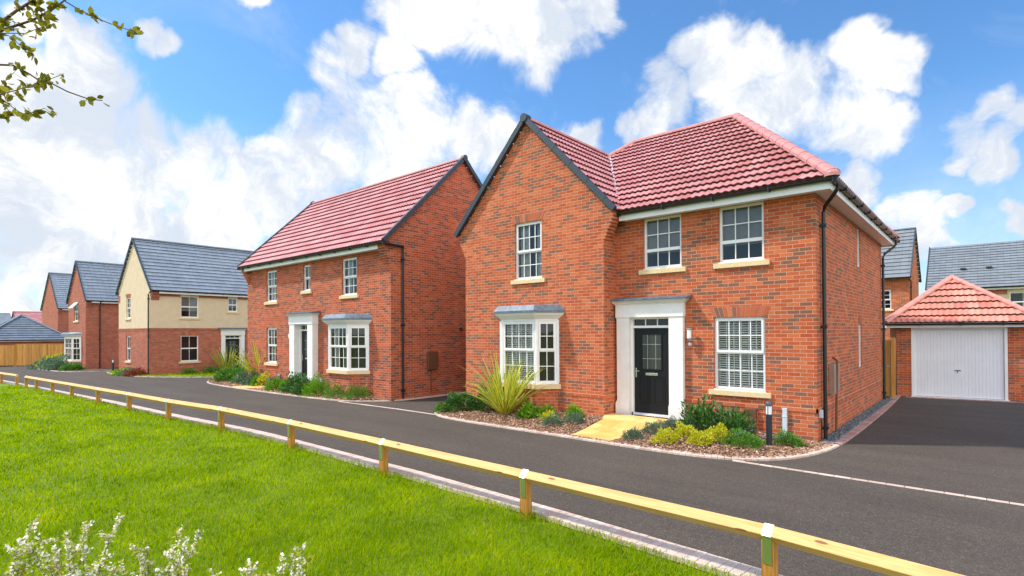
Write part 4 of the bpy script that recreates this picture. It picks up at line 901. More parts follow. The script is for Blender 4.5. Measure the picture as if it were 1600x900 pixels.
rf = MB(); slope(rf, [(-.12,-.26,4.83),(11.1,-.26,4.83),(11.1,L8/2,8.1),(-.12,L8/2,8.1)], 'slate', .30); slope(rf, [(11.1,L8+.26,4.83),(-.12,L8+.26,4.83),(-.12,L8/2,8.1),(11.1,L8/2,8.1)], 'slate', .30); r8 = rf.build('roof', SLATE2, H8)
fs = MB(); fs.box(0,11,-.22,-.2,4.66,4.82); fs.build('fascia', FASCIA, H8); gt = MB(); gutter(gt, (-.1,-.3,4.82), (11,-.3,4.82)); gt.build('gutter', BLACKP, H8)
vg = MB(); verge(vg, (-.13,-.28,4.85), (-.13,L8/2,8.13), .05, .1); vg.build('verge_cap', VERGE, r8); rv = MB()
for x in (1.8, 3.1): rv.box(x-.15,x+.15,1.15,1.35,6.2,6.28)
rv.build('roof_vent', VERGE, r8)

# ------------------------------------------------------------------ garages
def garage(label, ox, oy, oz, yaw, Wd, Ln, ze, rz, brickm, tile, kind, dr=None, rl=0, ov=.3):
    H = empty('garage', (ox, oy, oz), yaw); tag(H, label, 'garage', 'detached garages'); mb = MB()
    T = wall(mb, (0,0), (Wd,0), -.3, ze, [(dr[0],dr[1],0,dr[2])] if dr else [], reveal=.08); wall(mb, (Wd,0), (Wd,Ln), -.3, ze); wall(mb, (Wd,Ln), (0,Ln), -.3, ze); wall(mb, (0,Ln), (0,0), -.3, ze); mb.build('wall', brickm, H)
    z0 = ze+.03; y1, y2 = (Wd/2, Ln-Wd/2) if Ln > Wd else (Ln/2, Ln/2); cx = Wd/2; a, b, c, e = -ov, Wd+ov, -ov, Ln+ov
    rf = MB(); slope(rf, [(a,c,z0),(b,c,z0),(cx,y1,rz)], kind); slope(rf, [(b,c,z0),(b,e,z0),(cx,y2,rz)]+([(cx,y1,rz)] if y2 > y1 else []), kind); slope(rf, [(b,e,z0),(a,e,z0),(cx,y2,rz)], kind); slope(rf, [(a,e,z0),(a,c,z0),(cx,y1,rz)]+([(cx,y2,rz)] if y2 > y1 else []), kind)
    r = rf.build('roof', tile, H); rt = MB()
    for p, q in (((a,c),y1),((b,c),y1),((a,e),y2),((b,e),y2)): ridge(rt, (p[0],p[1],z0+.05), (cx,q,rz+.03), r=.10)
    if y2 > y1: ridge(rt, (cx,y1,rz+.02), (cx,y2,rz+.02), r=.1)
    rt.build('ridge_tiles', RIDGE[tile.name], r)
    fs = MB(); t_ = ov-.04; fs.box(-t_,Wd+t_,-t_,-t_+.02,ze-.10,ze+.04); fs.box(Wd+t_-.02,Wd+t_,-t_+.021,Ln+t_,ze-.10,ze+.04); fs.box(-t_,-t_+.02,-t_+.021,Ln+t_,ze-.10,ze+.04); fs.box(-t_+.021,Wd+t_-.021,-t_+.021,-.003,ze-.085,ze-.07); fs.build('fascia', FASCIA, H)
    gt = MB(); gutter(gt, (-ov-.05,-ov-.04,z0-.0), (Wd+ov+.05,-ov-.04,z0-.0)); gutter(gt, (Wd+ov+.04,-ov-.04,z0), (Wd+ov+.04,Ln+ov,z0)); gt.build('gutter', BLACKP, H)
    if dr:
        u0, u1, h = dr; fr = MB(); fr.box(u0,u0+.07,-.07,.012,0,h,T); fr.box(u1-.07,u1,-.07,.012,0,h,T); fr.box(u0+.071,u1-.071,-.07,.0,h-.06,h,T); fr.box(u0-.02,u1+.02,-.1,.05,-.02,.028,T); fr.build('door_frame', WHITE, H)
        dm = MB(); n_ = 26; uu = u0+.072; wd = (u1-u0-.144)/n_
        for i in range(n_): dm.box(uu+i*wd+.006, uu+(i+1)*wd-.006, -.06, -.036, .035, h-.062, T)
        dm.box(uu, u1-.072, -.07, -.042, .035, h-.062, T); dp = dm.build('garage_door', GDOOR, H, bevel=.003)
        hd = MB(); um = (u0+u1)/2; hd.box(um-.075, um+.075, -.036, -.015, .85, .875, T); hd.box(um-.008, um+.008, -.036, -.02, .79, .85, T); hd.build('handle', BLACKP, dp, bevel=.003)
    return H
garage('orange brick garage with white up and over door under a terracotta hipped roof', .192, 10.0, .0, .148, 3.20, 4.6, 2.30, 3.86, BR1, TILE_G, 'pan', (.385, 2.702, 2.20))
garage('low garage with dark blue slate pyramid roof behind the timber fence', -60.2, -6.5, -.5, math.pi/2, 5.7, 5.7, 2.12, 4.35, BR3, SLATE3, 'slate')
# timber side gate between the near house and its garage
GT = empty('timber_gate', (-.95, 9.05, 0)); tag(GT, 'closed timber board gate between the nearest house and its garage', 'gate')
g = MB()
for i in range(10): g.box(i*.11, i*.11+.104, -.012, .012, .06, 1.82)
g.build('gate_boards', FENCEW, GT); g = MB()
for z in (.3, 1.5): g.box(0, 1.1, .013, .05, z, z+.09)
g.build('ledge', FENCEW, GT); g = MB(); g.box(1.105, 1.20, -.05, .05, -.1, 1.9); g.build('gate_post', FENCEW, GT); g = MB(); g.box(.98, 1.06, -.03, -.013, .98, 1.02); g.build('latch', GREYM, GT)

# ------------------------------------------------------------------ timber fence far left
def fence(label, a, b, z, h=1.8):
    a, b = Vector(a), Vector(b); L = (b-a).length; an = math.atan2(b.y-a.y, b.x-a.x); F = empty('timber_fence', (a.x, a.y, z), an); tag(F, label, 'fence', 'timber fences')
    m_ = MB(); n_ = int(L/.12)
    for i in range(n_): m_.box(i*L/n_, (i+1)*L/n_-.008, -.01 if i % 2 else -.016, .008, .05, h-.02+random.uniform(-.008, .008))
    m_.build('boards', FENCEW, F)
    c = MB(); c.box(0, L, -.03, .02, h-.01, h+.03); c.build('capping', FENCEW, F); k = 0
    while k <= L+.01:
        p = MB(); p.box(k-.05, k+.05, -.06, .05, -.2, h+.02); p.build('post', POSTW, F); k += L/max(1, round(L/2.4))
    return F
fence('orange timber fence running from the corner post to the dark red brick house', (-58.3,-4.55), (-52.2,.6), -.50, 1.82)
fence('timber fence left of the corner post, further back', (-64.5,-10.5), (-58.6,-4.6), -.50, 1.72)

# ------------------------------------------------------------------ knee rails
def knee(label, pts, name='knee_rail_fence', straps=True):
    F = empty(name, (pts[0][0], pts[0][1], G(pts[0][0]))); tag(F, label, 'knee rail', 'knee rail fences'); org = Vector(F.location)
    tops = [Vector((x, y, G(x)+.445+dz)) for x, y, dz in pts]
    def rot(o): return o
    for i, (p, t_) in enumerate(zip(pts, tops)):
        a = tops[max(0, i-1)]; b = tops[min(len(tops)-1, i+1)]; ang = math.atan2(b.y-a.y, b.x-a.x); e = .05
        m_ = MB(); zb = G(p[0])-.15-t_.z+.445; z1 = -.05; hh = t_.z-(G(p[0])-.15)
        V = [(-e,-e,-hh),(e,-e,-hh),(e,e,-hh),(-e,e,-hh),(-e,-e,-.012),(e,-e,-.012),(e,e,-.012),(-e,e,-.012),(-e,0,-.062),(e,0,-.062)]
        m_.solid(V, [(0,3,2,1),(0,1,5,4),(2,3,7,6),(1,2,6,9,5),(3,0,4,8,7),(4,5,9,8),(8,9,6,7)])
        o = m_.build('post', POSTW, F, bevel=.003); o.location = t_-org; o.rotation_euler = (random.uniform(-.012,.012), random.uniform(-.012,.012), ang)
        if straps:
            s_ = MB(); d = .0725; w_ = .0375 if i not in (0, len(pts)-1) else .03
            prof = [(.0725+.001,.0),(.0,.0745),(-.0745,.0),(-.0525,-.022),(-.0525,-.24)]
            for (y0, z0), (y1, z1) in zip(prof[:-1], prof[1:]):
                nn = Vector((0, z0-z1, y1-y0)).normalized()*.002; nn = Vector((0, -(z1-z0), (y1-y0))).normalized()*.0025
                if nn.dot(Vector((0, (y0+y1)/2, (z0+z1)/2+.02))) < 0: nn = -nn
                A = [Vector((x, y, z)) for x in (-w_, w_) for y, z in ((y0, z0), (y1, z1))]; B = [q+nn for q in A]
                s_.solid(A+B, [(0,1,3,2),(4,6,7,5),(0,4,5,1),(2,3,7,6),(0,2,6,4),(1,5,7,3)])
            so = s_.build('strap', STRAP, F); so.location = t_-org; so.rotation_euler = (0, 0, ang)
    for i in range(len(tops)-1):
        a, b = tops[i], tops[i+1]; L = (b-a).length; m_ = MB(); e0 = .06 if i == 0 else -.003; e1 = .06 if i == len(tops)-2 else -.003
        q = .051*math.sqrt(2); V = [(x, y, z) for x in (-e0, L+e1) for y, z in ((0,-q),(q,0),(0,q),(-q,0))]
        m_.solid(V, [(0,1,2,3),(7,6,5,4),(0,4,5,1),(1,5,6,2),(2,6,7,3),(3,7,4,0)])
        o = m_.build('rail', RAILW, F, bevel=.006); o.location = a-org; d = (b-a); o.rotation_euler = Vector((1,0,0)).rotation_difference(d).to_euler()
    return F
STRAP = mat('galvanised_strap', (.78,.79,.80), .28, 1)
near = [(6.4,-7.5),(3.75,-7.06),(1.05,-6.70),(-1.64,-6.62),(-4.48,-6.57),(-7.34,-6.58),(-10.35,-6.67),(-13.15,-6.86),(-16.2,-6.95),(-19.1,-7.08),(-22.2,-7.20),(-24.9,-7.32),(-27.6,-7.42),(-29.6,-7.5)]
knee('long pale timber knee rail on short posts along the lawn edge', [(x, y, 0) for x, y in near[::-1]])
knee('short run of timber knee rail beyond the gap at the left edge', [(x, y, 0) for x, y in [(-42,-8.3),(-39.5,-8.1),(-37,-7.95),(-34.6,-7.8),(-31.4,-7.6)]])
knee('far low white topped knee rail in front of the timber fence', [(x, y, 0) for x, y in [(-61.5,-9.6),(-60.5,-7.4),(-59.4,-4.95)]])

# ------------------------------------------------------------------ bollards
def bollard(label, x, y, z, h=1.0, r=.055):
    B = empty('bollard_light', (x, y, z)); tag(B, label, 'bollard light', 'bollard lights')
    m_ = MB(); m_.lathe((0,0,0), [(r,-.05),(r,h*.70)], 18); m_.build('column', BLKB, B)
    m_ = MB(); m_.lathe((0,0,h*.701), [(r*.94,0),(r*.94,h*.19)], 18); m_.build('lamp_shade', FROST, B)
    m_ = MB(); m_.lathe((0,0,h*.892), [(r*1.14,0),(r*1.16,.02),(r*1.10,h*.06),(r*.8,h*.09),(r*.35,h*.108)], 18)
    for k in range(3): a = k*2.09+.4; m_.box(r*.98*math.cos(a)-.005, r*.98*math.cos(a)+.005, r*.98*math.sin(a)-.005, r*.98*math.sin(a)+.005, -h*.19, 0, lambda x_, y_, z_: Vector((x_, y_, z_+h*.892)))
    m_.build('cap', GREYB, B); return B
BLKB = plain('bollard_black', (.018,.022,.03), .4, .2, 10, bmp=0); GREYB = plain('bollard_grey', (.06,.075,.09), .4, .1, 10, bmp=0)
bollard('black bollard light with white lamp beside the corner of the nearest house', -.58, -.98, .05, .80, .052)
bollard('black bollard light in front of the bay window of the second house', -14.66, -1.25, .02, 1.0, .055)
bollard('black bollard light against the shaded side wall of the dark red brick house', -40.4, -1.9, G(-40), .85, .06)
bollard('black bollard light in front of the orange timber fence', -57.4, -3.7, G(-57), .85, .07)

# ------------------------------------------------------------------ plants
def quads(P, N, up, L, W_, fold=.0):
    """leaf = rhombus of two tris -> as one quad; P base, N direction, up ~ normal"""
    s_ = np.cross(N, up); s_ /= np.linalg.norm(s_, axis=1)[:, None]+1e-9
    a = P; b = P+N*(L*.5)[:, None]+s_*(W_*.5)[:, None]; c = P+N*L[:, None]; d = P+N*(L*.5)[:, None]-s_*(W_*.5)[:, None]
    return np.stack([a, b, c, d], 1).reshape(-1, 3)
def unit(n): v = rng.normal(size=(n, 3)); return v/np.linalg.norm(v, axis=1)[:, None]
def bush(name, label, cat, x, y, r, h, n, leaf, m_, ls=.5, shell=.55, flower=None, group='shrubs in the beds', lump=.25, upb=.5, z=None):
    r *= 1.12; h *= 1.1; n = int(n*1.45)
    zb = bedz(x, y) if z is None else z; root = empty(name, (x, y, zb)); tag(root, label, cat, group)
    D = unit(n); D[:, 2] = np.abs(D[:, 2])*1.05-.12; ph_ = rng.uniform(0, 6, 6)
    lf = 1+lump*(np.sin(D[:, 0]*4+ph_[0])*np.sin(D[:, 1]*4.5+ph_[1])+.7*np.sin(D[:, 2]*7+D[:, 0]*6+ph_[2]))
    rad = (shell+(1-shell)*rng.random(n)**.5)*lf
    P = D*rad[:, None]*np.array([r, r, h*.92]); P[:, 2] = np.maximum(P[:, 2], .01)
    N = D+unit(n)*.7+np.array([0, 0, upb]); N /= np.linalg.norm(N, axis=1)[:, None]; L = rng.uniform(.6, 1.3, n)*leaf
    V = quads(P, N, unit(n)+D*.8+np.array([0,0,.8]), L, L*ls); F = np.arange(len(V)).reshape(-1, 4)
    npmesh('foliage', V, F, m_, parent=root)
    st = MB()
    for i in range(7):
        dd = Vector(D[rng.integers(n)]); tip = Vector((dd.x*r*.6, dd.y*r*.6, h*.6)); st.tube([(dd.x*.03, dd.y*.03, -.05), tip*.5, tip], .008, 5, r1=.003)
    st.build('stem', STEM, root)
    if flower:
        fm, fn, fs_ = flower; D2 = unit(fn); D2[:, 2] = np.abs(D2[:, 2])*.8+.2; P2 = D2*np.array([r, r, h])*rng.uniform(.9, 1.15, fn)[:, None]
        A = []; 
        for p in P2:
            k = 6; q = np.repeat(p[None], k, 0)+rng.normal(0, fs_*.3, (k, 3)); A.append(quads(q, unit(k)*np.array([1,1,.4]), np.tile([0,0,1.], (k,1)), np.full(k, fs_), np.full(k, fs_*.8)))
        V = np.concatenate(A); npmesh('blossom', V, np.arange(len(V)).reshape(-1, 4), fm, parent=root)
    return root
def flax(label, x, y, h, n, spread=.55, group='striped flax plants', z=None, w_=.038):
    zb = bedz(x, y) if z is None else z; root = empty('flax_plant', (x, y, zb)); tag(root, label, 'plant', group); V = []; F = []; UV = []; S = 7
    for i in range(n):
        az = rng.uniform(0, 6.283); lean = spread*rng.uniform(.05, 1.0)**.8; L = h*rng.uniform(.65, 1.12); droop = rng.uniform(.0, .55)*lean
        base = np.array([math.cos(az), math.sin(az), 0])*rng.uniform(.0, .09)*h; side = np.array([-math.sin(az), math.cos(az), 0]); tw = rng.uniform(-.9, .9); ww = w_*rng.uniform(.6, 1.2)
        p = base.copy(); el = math.pi/2-lean; pts = []
        for k in range(S+1):
            t_ = k/S; pts.append((p.copy(), ww*(.75+.5*t_-.1)*(1-t_**3.0)+.001)); e_ = el-droop*2.2*t_*t_*1.5; p = p+np.array([math.cos(az)*math.cos(e_), math.sin(az)*math.cos(e_), math.sin(e_)])*L/S
        b0 = len(V); s2_ = side*math.cos(tw)+np.array([math.cos(az), math.sin(az), 0])*math.sin(tw)
        for q, wd in pts: V += [q-s2_*wd, q+s2_*wd]
        for k in range(S):
            F.append((b0+2*k, b0+2*k+1, b0+2*k+3, b0+2*k+2)); UV += [(0, k/S), (1, k/S), (1, (k+1)/S), (0, (k+1)/S)]
    npmesh('blades', V, F, PHOR, parent=root, uv=UV)
    c = MB(); c.lathe((0,0,-.05), [(.05*h,0),(.045*h,.1),(.02*h,.16)], 8); c.build('crown', STEM, root); return root
flax('large yellow and green striped flax by the bay window of the nearest house', -6.60, -1.45, 1.50, 130, .95, w_=.033)
flax('yellow striped flax left of the front window of the second house', -20.9, -1.05, 1.8, 85, .75, w_=.045)
flax('olive striped flax between window and door of the cream rendered house', -32.0, 1.85, 1.65, 70, .85, z=G(-32), w_=.045)
b = bush
b('shrub', 'dark green low shrub at the left end of the nearest bed', 'shrub', -8.1, -1.55, .36, .42, 1500, .075, L_DARK)
b('shrub', 'dark green shrub directly left of the large flax', 'shrub', -7.45, -1.15, .40, .50, 1700, .075, L_DARK)
b('shrub', 'light grey green low shrub at the tip of the nearest bed', 'shrub', -8.35, -1.95, .20, .22, 500, .06, L_MID)
b('shrub', 'bright lime leaved plant right of the large flax', 'shrub', -5.85, -1.45, .20, .26, 330, .085, L_BRIGHT, .7)
b('shrub', 'yellow green bushy plant under the right side of the bay window', 'shrub', -5.45, -1.25, .20, .27, 420, .055, L_BRIGHT)
b('shrub', 'lime green spiky plant against the wall of the gable wing', 'shrub', -4.85, -.98, .17, .25, 330, .07, L_BRIGHT)
b('shrub', 'small yellow shrub between lime plants and grey cushion', 'shrub', -5.15, -1.55, .17, .20, 420, .05, L_YEL)
b('cushion_plant', 'grey green cushion plant at the front of the left bed', 'plant', -4.86, -1.78, .20, .20, 1100, .045, L_GREY, .25, group='grey green cushion plants')
b('cushion_plant', 'grey green cushion plant nearest to the path on its left', 'plant', -4.52, -1.42, .19, .20, 1100, .045, L_GREY, .25, group='grey green cushion plants')
b('cushion_plant', 'grey green cushion plant at the kerb right of the path', 'plant', -2.78, -1.98, .17, .18, 1100, .042, L_GREY, .25, group='grey green cushion plants')
b('cushion_plant', 'grey green cushion plant second from kerb along the path', 'plant', -2.62, -1.42, .18, .20, 1100, .042, L_GREY, .25, group='grey green cushion plants')
b('cushion_plant', 'grey green cushion plant third from kerb along the path', 'plant', -2.42, -1.02, .18, .22, 1100, .042, L_GREY, .25, group='grey green cushion plants')
b('cushion_plant', 'grey green cushion plant beside the right door pillar', 'plant', -2.18, -.66, .20, .26, 1100, .042, L_GREY, .25, group='grey green cushion plants')
b('euonymus', 'yellow shrub nearest the road right of the path', 'shrub', -2.12, -1.95, .20, .24, 900, .042, L_YEL, .55, group='small yellow shrubs')
b('euonymus', 'yellow shrub behind another nearer the door', 'shrub', -1.98, -1.45, .19, .24, 900, .042, L_YEL, .55, group='small yellow shrubs')
b('euonymus', 'yellow shrub in the middle of the right bed', 'shrub', -1.55, -1.72, .19, .23, 900, .042, L_YEL, .55, group='small yellow shrubs')
b('euonymus', 'yellow shrub below the dark laurel under the window', 'shrub', -1.36, -1.35, .20, .26, 900, .042, L_YEL, .55, group='small yellow shrubs')
b('laurel', 'glossy dark laurel shrub right of the door pillar', 'shrub', -1.98, -.62, .32, .52, 720, .10, L_DARK, .42, .3, lump=.35)
b('laurel', 'glossy dark laurel shrub under the ground floor window', 'shrub', -1.38, -.62, .36, .44, 800, .10, L_DARK, .42, .3, lump=.35)
b('geranium', 'low green plant with pale blue flowers left of the bollard', 'plant', -.95, -1.28, .34, .22, 2300, .045, L_MID, .35, .3, (F_BLUE, 16, .022), 'blue flowering plants')
b('geranium', 'low green plant with pale blue flowers right of the bollard', 'plant', -.36, -.62, .24, .22, 1300, .045, L_MID, .35, .3, (F_BLUE, 8, .022), 'blue flowering plants')
# bed of the second house
b('shrub', 'dark leaved shrub at the far left tip of the second bed', 'shrub', -23.6, -.9, .75, .62, 1500, .12, L_MID)
b('shrub', 'low dark shrub in front of the left tip shrubs', 'shrub', -23.9, -1.3, .35, .45, 500, .12, L_DARK)
b('shrub', 'green shrub left of the yellow striped flax', 'shrub', -22.3, -.9, .55, .55, 900, .11, L_MID, flower=(F_YEL, 8, .05))
b('shrub', 'yellow green shrub in front of the yellow striped flax', 'shrub', -21.9, -1.25, .45, .42, 900, .09, L_GREY, flower=(F_YEL, 14, .05))
b('shrub', 'grey green low shrub at the front right of the flax', 'shrub', -20.7, -1.45, .38, .45, 900, .08, L_GREY)
b('shrub', 'orange yellow flowering plant against the wall right of the flax', 'shrub', -19.6, -.5 -1.0, .22, .52, 260, .08, L_YEL)
b('box_ball', 'bright green clipped ball left of the garden path', 'shrub', -20.1, -1.45, .34, .44, 2200, .045, L_BRIGHT, .6, .8, lump=.06, group='clipped box balls')
b('shrub', 'grey green mound beside the path of the second house', 'shrub', -18.7, -1.42, .40, .36, 900, .07, L_GREY)
b('box_ball', 'bright green clipped ball right of the garden path', 'shrub', -18.05, -1.75, .34, .42, 2200, .045, L_BRIGHT, .6, .8, lump=.06, group='clipped box balls')
b('box_ball', 'bright green clipped ball touching a dark laurel', 'shrub', -17.15, -1.75, .30, .44, 1800, .045, L_BRIGHT, .6, .8, lump=.06, group='clipped box balls')
b('laurel', 'dark laurel shrub left of the porch of the second house', 'shrub', -16.55, -1.70, .46, .62, 1100, .10, L_DARK, .42, .3)
b('laurel', 'dark laurel shrub right of the porch of the second house', 'shrub', -15.75, -1.80, .42, .55, 1000, .10, L_DARK, .42, .3)
b('shrub', 'bright green feathery shrub left of the second bollard', 'shrub', -15.0, -1.78, .42, .58, 2200, .07, L_BRIGHT, .3, .4)
b('shrub', 'wispy green plant with yellow flowers right of the second bollard', 'shrub', -13.75, -1.70, .45, .42, 1500, .07, L_MID, .25, .3, (F_YEL, 7, .05))
b('shrub', 'wispy green plant with orange flowers at the right end of the second bed', 'shrub', -12.85, -1.62, .42, .38, 1200, .07, L_MID, .25, .3, (F_YEL, 6, .05))
# third and fourth house
b('shrub', 'low green shrub left of the downpipe of the cream rendered house', 'shrub', -35.6, -2.35, .6, .28, 500, .12, L_BRIGHT, z=G(-35))
b('shrub', 'grey green low shrub near the corner of the cream rendered house', 'shrub', -34.8, -2.3, .45, .34, 400, .12, L_GREY, z=G(-34))
b('shrub', 'red leaved low shrub by the downpipe of the cream rendered house', 'shrub', -33.9, -2.2, .55, .36, 500, .13, L_RED, z=G(-34))
b('shrub', 'small round green shrub below the window of the cream rendered house', 'shrub', -32.3, -.1, .35, .32, 500, .09, L_MID, z=G(-32))
b('shrub', 'green shrub under the ground floor window of the cream rendered house', 'shrub', -32.2, 1.1, .5, .40, 500, .1, L_MID, z=G(-32))
for i, (x, y, r, h, m_, lab) in enumerate([(-46.6,-3.5,.7,.55,L_GREY,'grey green shrub under the bay window of the dark red house'), (-48.2,-3.3,.9,.75,L_GREY,'blue green shrub left of the bay window'), (-50.2,-3.4,1.0,.75,L_GREY,'pale green shrub in the middle of the far bed'),
    (-52.0,-3.2,.9,.75,L_YEL,'yellow green shrub in the far bed near the fence'), (-53.6,-3.0,.8,.8,L_BRIGHT,'lime shrub at the left end of the far bed'), (-54.4,-2.3,.8,.9,L_YEL,'yellow shrub against the orange timber fence'), (-44.9,-3.2,.5,.35,L_MID,'low green shrub at the corner of the dark red house'), (-51.0,-1.9,1.1,1.0,L_YEL,'yellow shrub behind the far bed next to the house')]):
    b('shrub', lab, 'shrub', x, y, r, h, 900, .15, m_, z=G(x)+.03)

# ------------------------------------------------------------------ lawn
def lawn():
    # density falls with distance, blade width grows, so cover stays even
    N = 430000; th0 = YAW; a0, a1 = -.90, .52
    r_ = 2.6*(34/2.6)**rng.random(N); th = YAW+rng.uniform(a0, a1, N)
    x = CAM.x+np.sin(th)*r_; y = CAM.y+np.cos(th)*r_
    kx = np.array([p[0] for p in KP]); ky = np.array([p[1] for p in KP]); lim = np.interp(x, kx, ky)-.27+rng.normal(0, .02, N)
    edge = lim-y; ok = (edge > 0) & ((edge > .22) | (rng.random(N) < .35+edge*2.5)) ; x, y, r_ = x[ok], y[ok], r_[ok]
    extra = []
    n = len(x); g = np.where(x < -10, -.0105*(np.minimum(-x, 62)-10), 0)
    # height waves: uneven mowing and soft tufts
    pat = np.sin(x*1.7+np.sin(y*1.1)*1.5)*np.sin(y*2.1+1)*.5+np.sin(x*4.3+y*3.1)*.3+np.sin(x*9.1-y*7.7)*.25
    pd = np.min([np.hypot(x-p[0], y-p[1]) for p in near], axis=0); h = rng.uniform(.028, .062, n)*(1+.34*pat)*(1+.015*r_)*(1+1.5*np.exp(-(pd/.13)**2)); wd = .0024*np.maximum(1, r_/4.5)*rng.uniform(.7, 1.4, n)
    a = rng.uniform(0, 6.283, n); lean = rng.uniform(.1, .9, n)*h; la = rng.normal(.6, 1.3, n)
    P = np.c_[x, y, g-.012]; s_ = np.c_[np.cos(a), np.sin(a), np.zeros(n)]*wd[:, None]; dl = np.c_[np.cos(la), np.sin(la), np.zeros(n)]*lean[:, None]
    m1 = P+dl*.35+np.c_[np.zeros(n), np.zeros(n), h*.6]; t = P+dl+np.c_[np.zeros(n), np.zeros(n), h]
    V = np.stack([P-s_, P+s_, m1+s_*.7, t, m1-s_*.7], 1).reshape(-1, 3); B = np.arange(n)[:, None]*5
    F = (B+np.array([0,1,2,3,4])); return npmesh('grass', V, F, GRASS)
tag(lawn(), 'short bright green lawn grass between the knee rail and the viewer', 'grass', kind='stuff')
def tuft(n, poly, name, lab, size=.05):
    xs_ = [p[0] for p in poly]; ys_ = [p[1] for p in poly]; x = rng.uniform(min(xs_), max(xs_), n*3); y = rng.uniform(min(ys_), max(ys_), n*3)
    k = [i for i in range(len(x)) if inside(poly, x[i], y[i])][:n]; x, y = x[k], y[k]; n = len(x); a = rng.uniform(0, 6.28, n); h = rng.uniform(.05, .1, n); wd = rng.uniform(.01, .02, n)
    z = np.array([G(q)+.04 for q in x]); P = np.c_[x, y, z]; s_ = np.c_[np.cos(a), np.sin(a), np.zeros(n)]*wd[:, None]; V = np.stack([P-s_, P+s_, P+np.c_[rng.normal(0,.02,n), rng.normal(0,.02,n), h]], 1).reshape(-1, 3)
    return tag(npmesh(name, V, np.arange(n*3).reshape(-1, 3), GRASS), lab, 'grass', kind='stuff')
tuft(14000, p3, 'grass', 'strip of grass at the foot of the cream rendered house')

# ------------------------------------------------------------------ white flowering shrubs in front
def spirea(label, x, y, h, r, nst, seed, z=0):
    rg = np.random.default_rng(seed); root = empty('spirea_bush', (x, y, z)); tag(root, label, 'flowering shrub', 'white flowering shrubs in the foreground')
    st = MB(); LP = []; LN = []; FP = []
    for i in range(nst):
        az = rg.uniform(0, 6.283); lean = rg.uniform(.1, 1.05); L = h*rg.uniform(.75, 1.25); p = np.array([math.cos(az), math.sin(az), 0])*rg.uniform(0, .12); pts = [p.copy()]; el = math.pi/2-lean*.5; S = 9
        for k in range(S):
            el -= lean*.11*(1+rg.uniform(-.4,.4)); az += rg.normal(0, .08); p = p+np.array([math.cos(az)*math.cos(el)*r*1.3, math.sin(az)*math.cos(el)*r*1.3, math.sin(el)])*L/S; pts.append(p.copy())
        st.tube(pts, .0055, 5, r1=.0015); P = np.array(pts)
        # side shoots carry leaves and flower clusters along their upper half
        shoots = [(P, .55)]
        for q in range(7):
            t_ = rg.uniform(.35, .95)*S; k = int(t_); b0 = P[k]+(P[min(k+1, S)]-P[k])*(t_-k); d = unit(1)[0]*.7+np.array([0,0,.7]); d /= np.linalg.norm(d); l2 = rg.uniform(.07, .2)*h; sp_ = [b0+d*l2*j/4+np.array([0,0,-.08*(j/4)**2*l2]) for j in range(5)]
            st.tube(sp_, .0022, 4, r1=.001); shoots.append((np.array(sp_), .1))
        for Q, f0 in shoots:
            seg = len(Q)-1; tot = np.linalg.norm(np.diff(Q, axis=0), axis=1).sum(); m_ = max(6, int(tot*(1-f0)/.0045)); fl_on = rg.random() < (.55 if len(Q) < 8 and Q[0][2] < h*.55 else .85)
            for _ in range(m_):
                t_ = rg.uniform(f0, 1)*seg; k = min(int(t_), seg-1); b0 = Q[k]+(Q[k+1]-Q[k])*(t_-k)
                if fl_on and rg.random() < (.95 if b0[2] > h*.5 else .35): FP.append(b0+rg.normal(0, .006, 3)+np.array([0,0,.006]))
                if rg.random() < .45: LP.append(b0+rg.normal(0, .003, 3)); LN.append(unit(1)[0]*.8+np.array([0,0,.5]))
            for _ in range(int(tot/.007)):
                t_ = rg.uniform(0, 1)*seg; k = min(int(t_), seg-1); LP.append(Q[k]+(Q[k+1]-Q[k])*(t_-k)); LN.append(unit(1)[0]*.8+np.array([0,0,.3]))
    st.build('stem', STEM, root)
    LP = np.array(LP); LN = np.array(LN); LN /= np.linalg.norm(LN, axis=1)[:, None]; n = len(LP); L = rg.uniform(.018, .042, n)
    V = quads(LP, LN, unit(n)+np.array([0,0,.6]), L, L*.38); npmesh('foliage', V, np.arange(len(V)).reshape(-1, 4), L_SPI, parent=root)
    FP = np.array(FP); n = len(FP); V = []
    nrm = unit(n)+np.array([0,0,.8]); nrm /= np.linalg.norm(nrm, axis=1)[:, None]; a = np.cross(nrm, unit(n)); a /= np.linalg.norm(a, axis=1)[:, None]; c = np.cross(nrm, a); s_ = rg.uniform(.008, .0125, n)
    for k in range(5):
        t_ = k*2*math.pi/5; d = a*math.cos(t_)+c*math.sin(t_); q = quads(FP, (d+nrm*.25), nrm, s_, s_*.95); V.append(q)
    V = np.concatenate(V); npmesh('blossom', V, np.arange(len(V)).reshape(-1, 4), F_WHITE, parent=root)
L_SPI = leafmat('spirea_leaf', [(0, (.20,.32,.012)), (.6, (.40,.52,.02)), (.9, (.60,.62,.03)), (1, (.60,.36,.05))], .5, .35)
spirea('white flowering shrub at the left edge of the picture, tallest of the front row', -2.85, -11.0, .74, .62, 17, 1)
spirea('white flowering shrub at bottom left, second in the front row', -2.42, -10.62, .72, .60, 17, 2)
spirea('white flowering shrub at bottom left, third in the front row', -1.98, -10.30, .64, .62, 16, 3)
spirea('low white flowering shrub with long wands, furthest right of the front row', -1.15, -9.72, .54, .85, 24, 4)
spirea('low white flowering shrub with short wands beside the furthest right one', -1.48, -9.92, .46, .6, 10, 8)
spirea('small white flowering shrub between the taller ones of the front row', -1.75, -10.12, .50, .5, 8, 6)
fb = MB(); fb.face([(-4.6,-12.6,.004),(-2.2,-12.6,.004),(-.6,-9.95,.004),(-1.2,-9.5,.004),(-2.9,-10.35,.004)]); tag(fb.build('front_bed', SOIL), kind='structure')

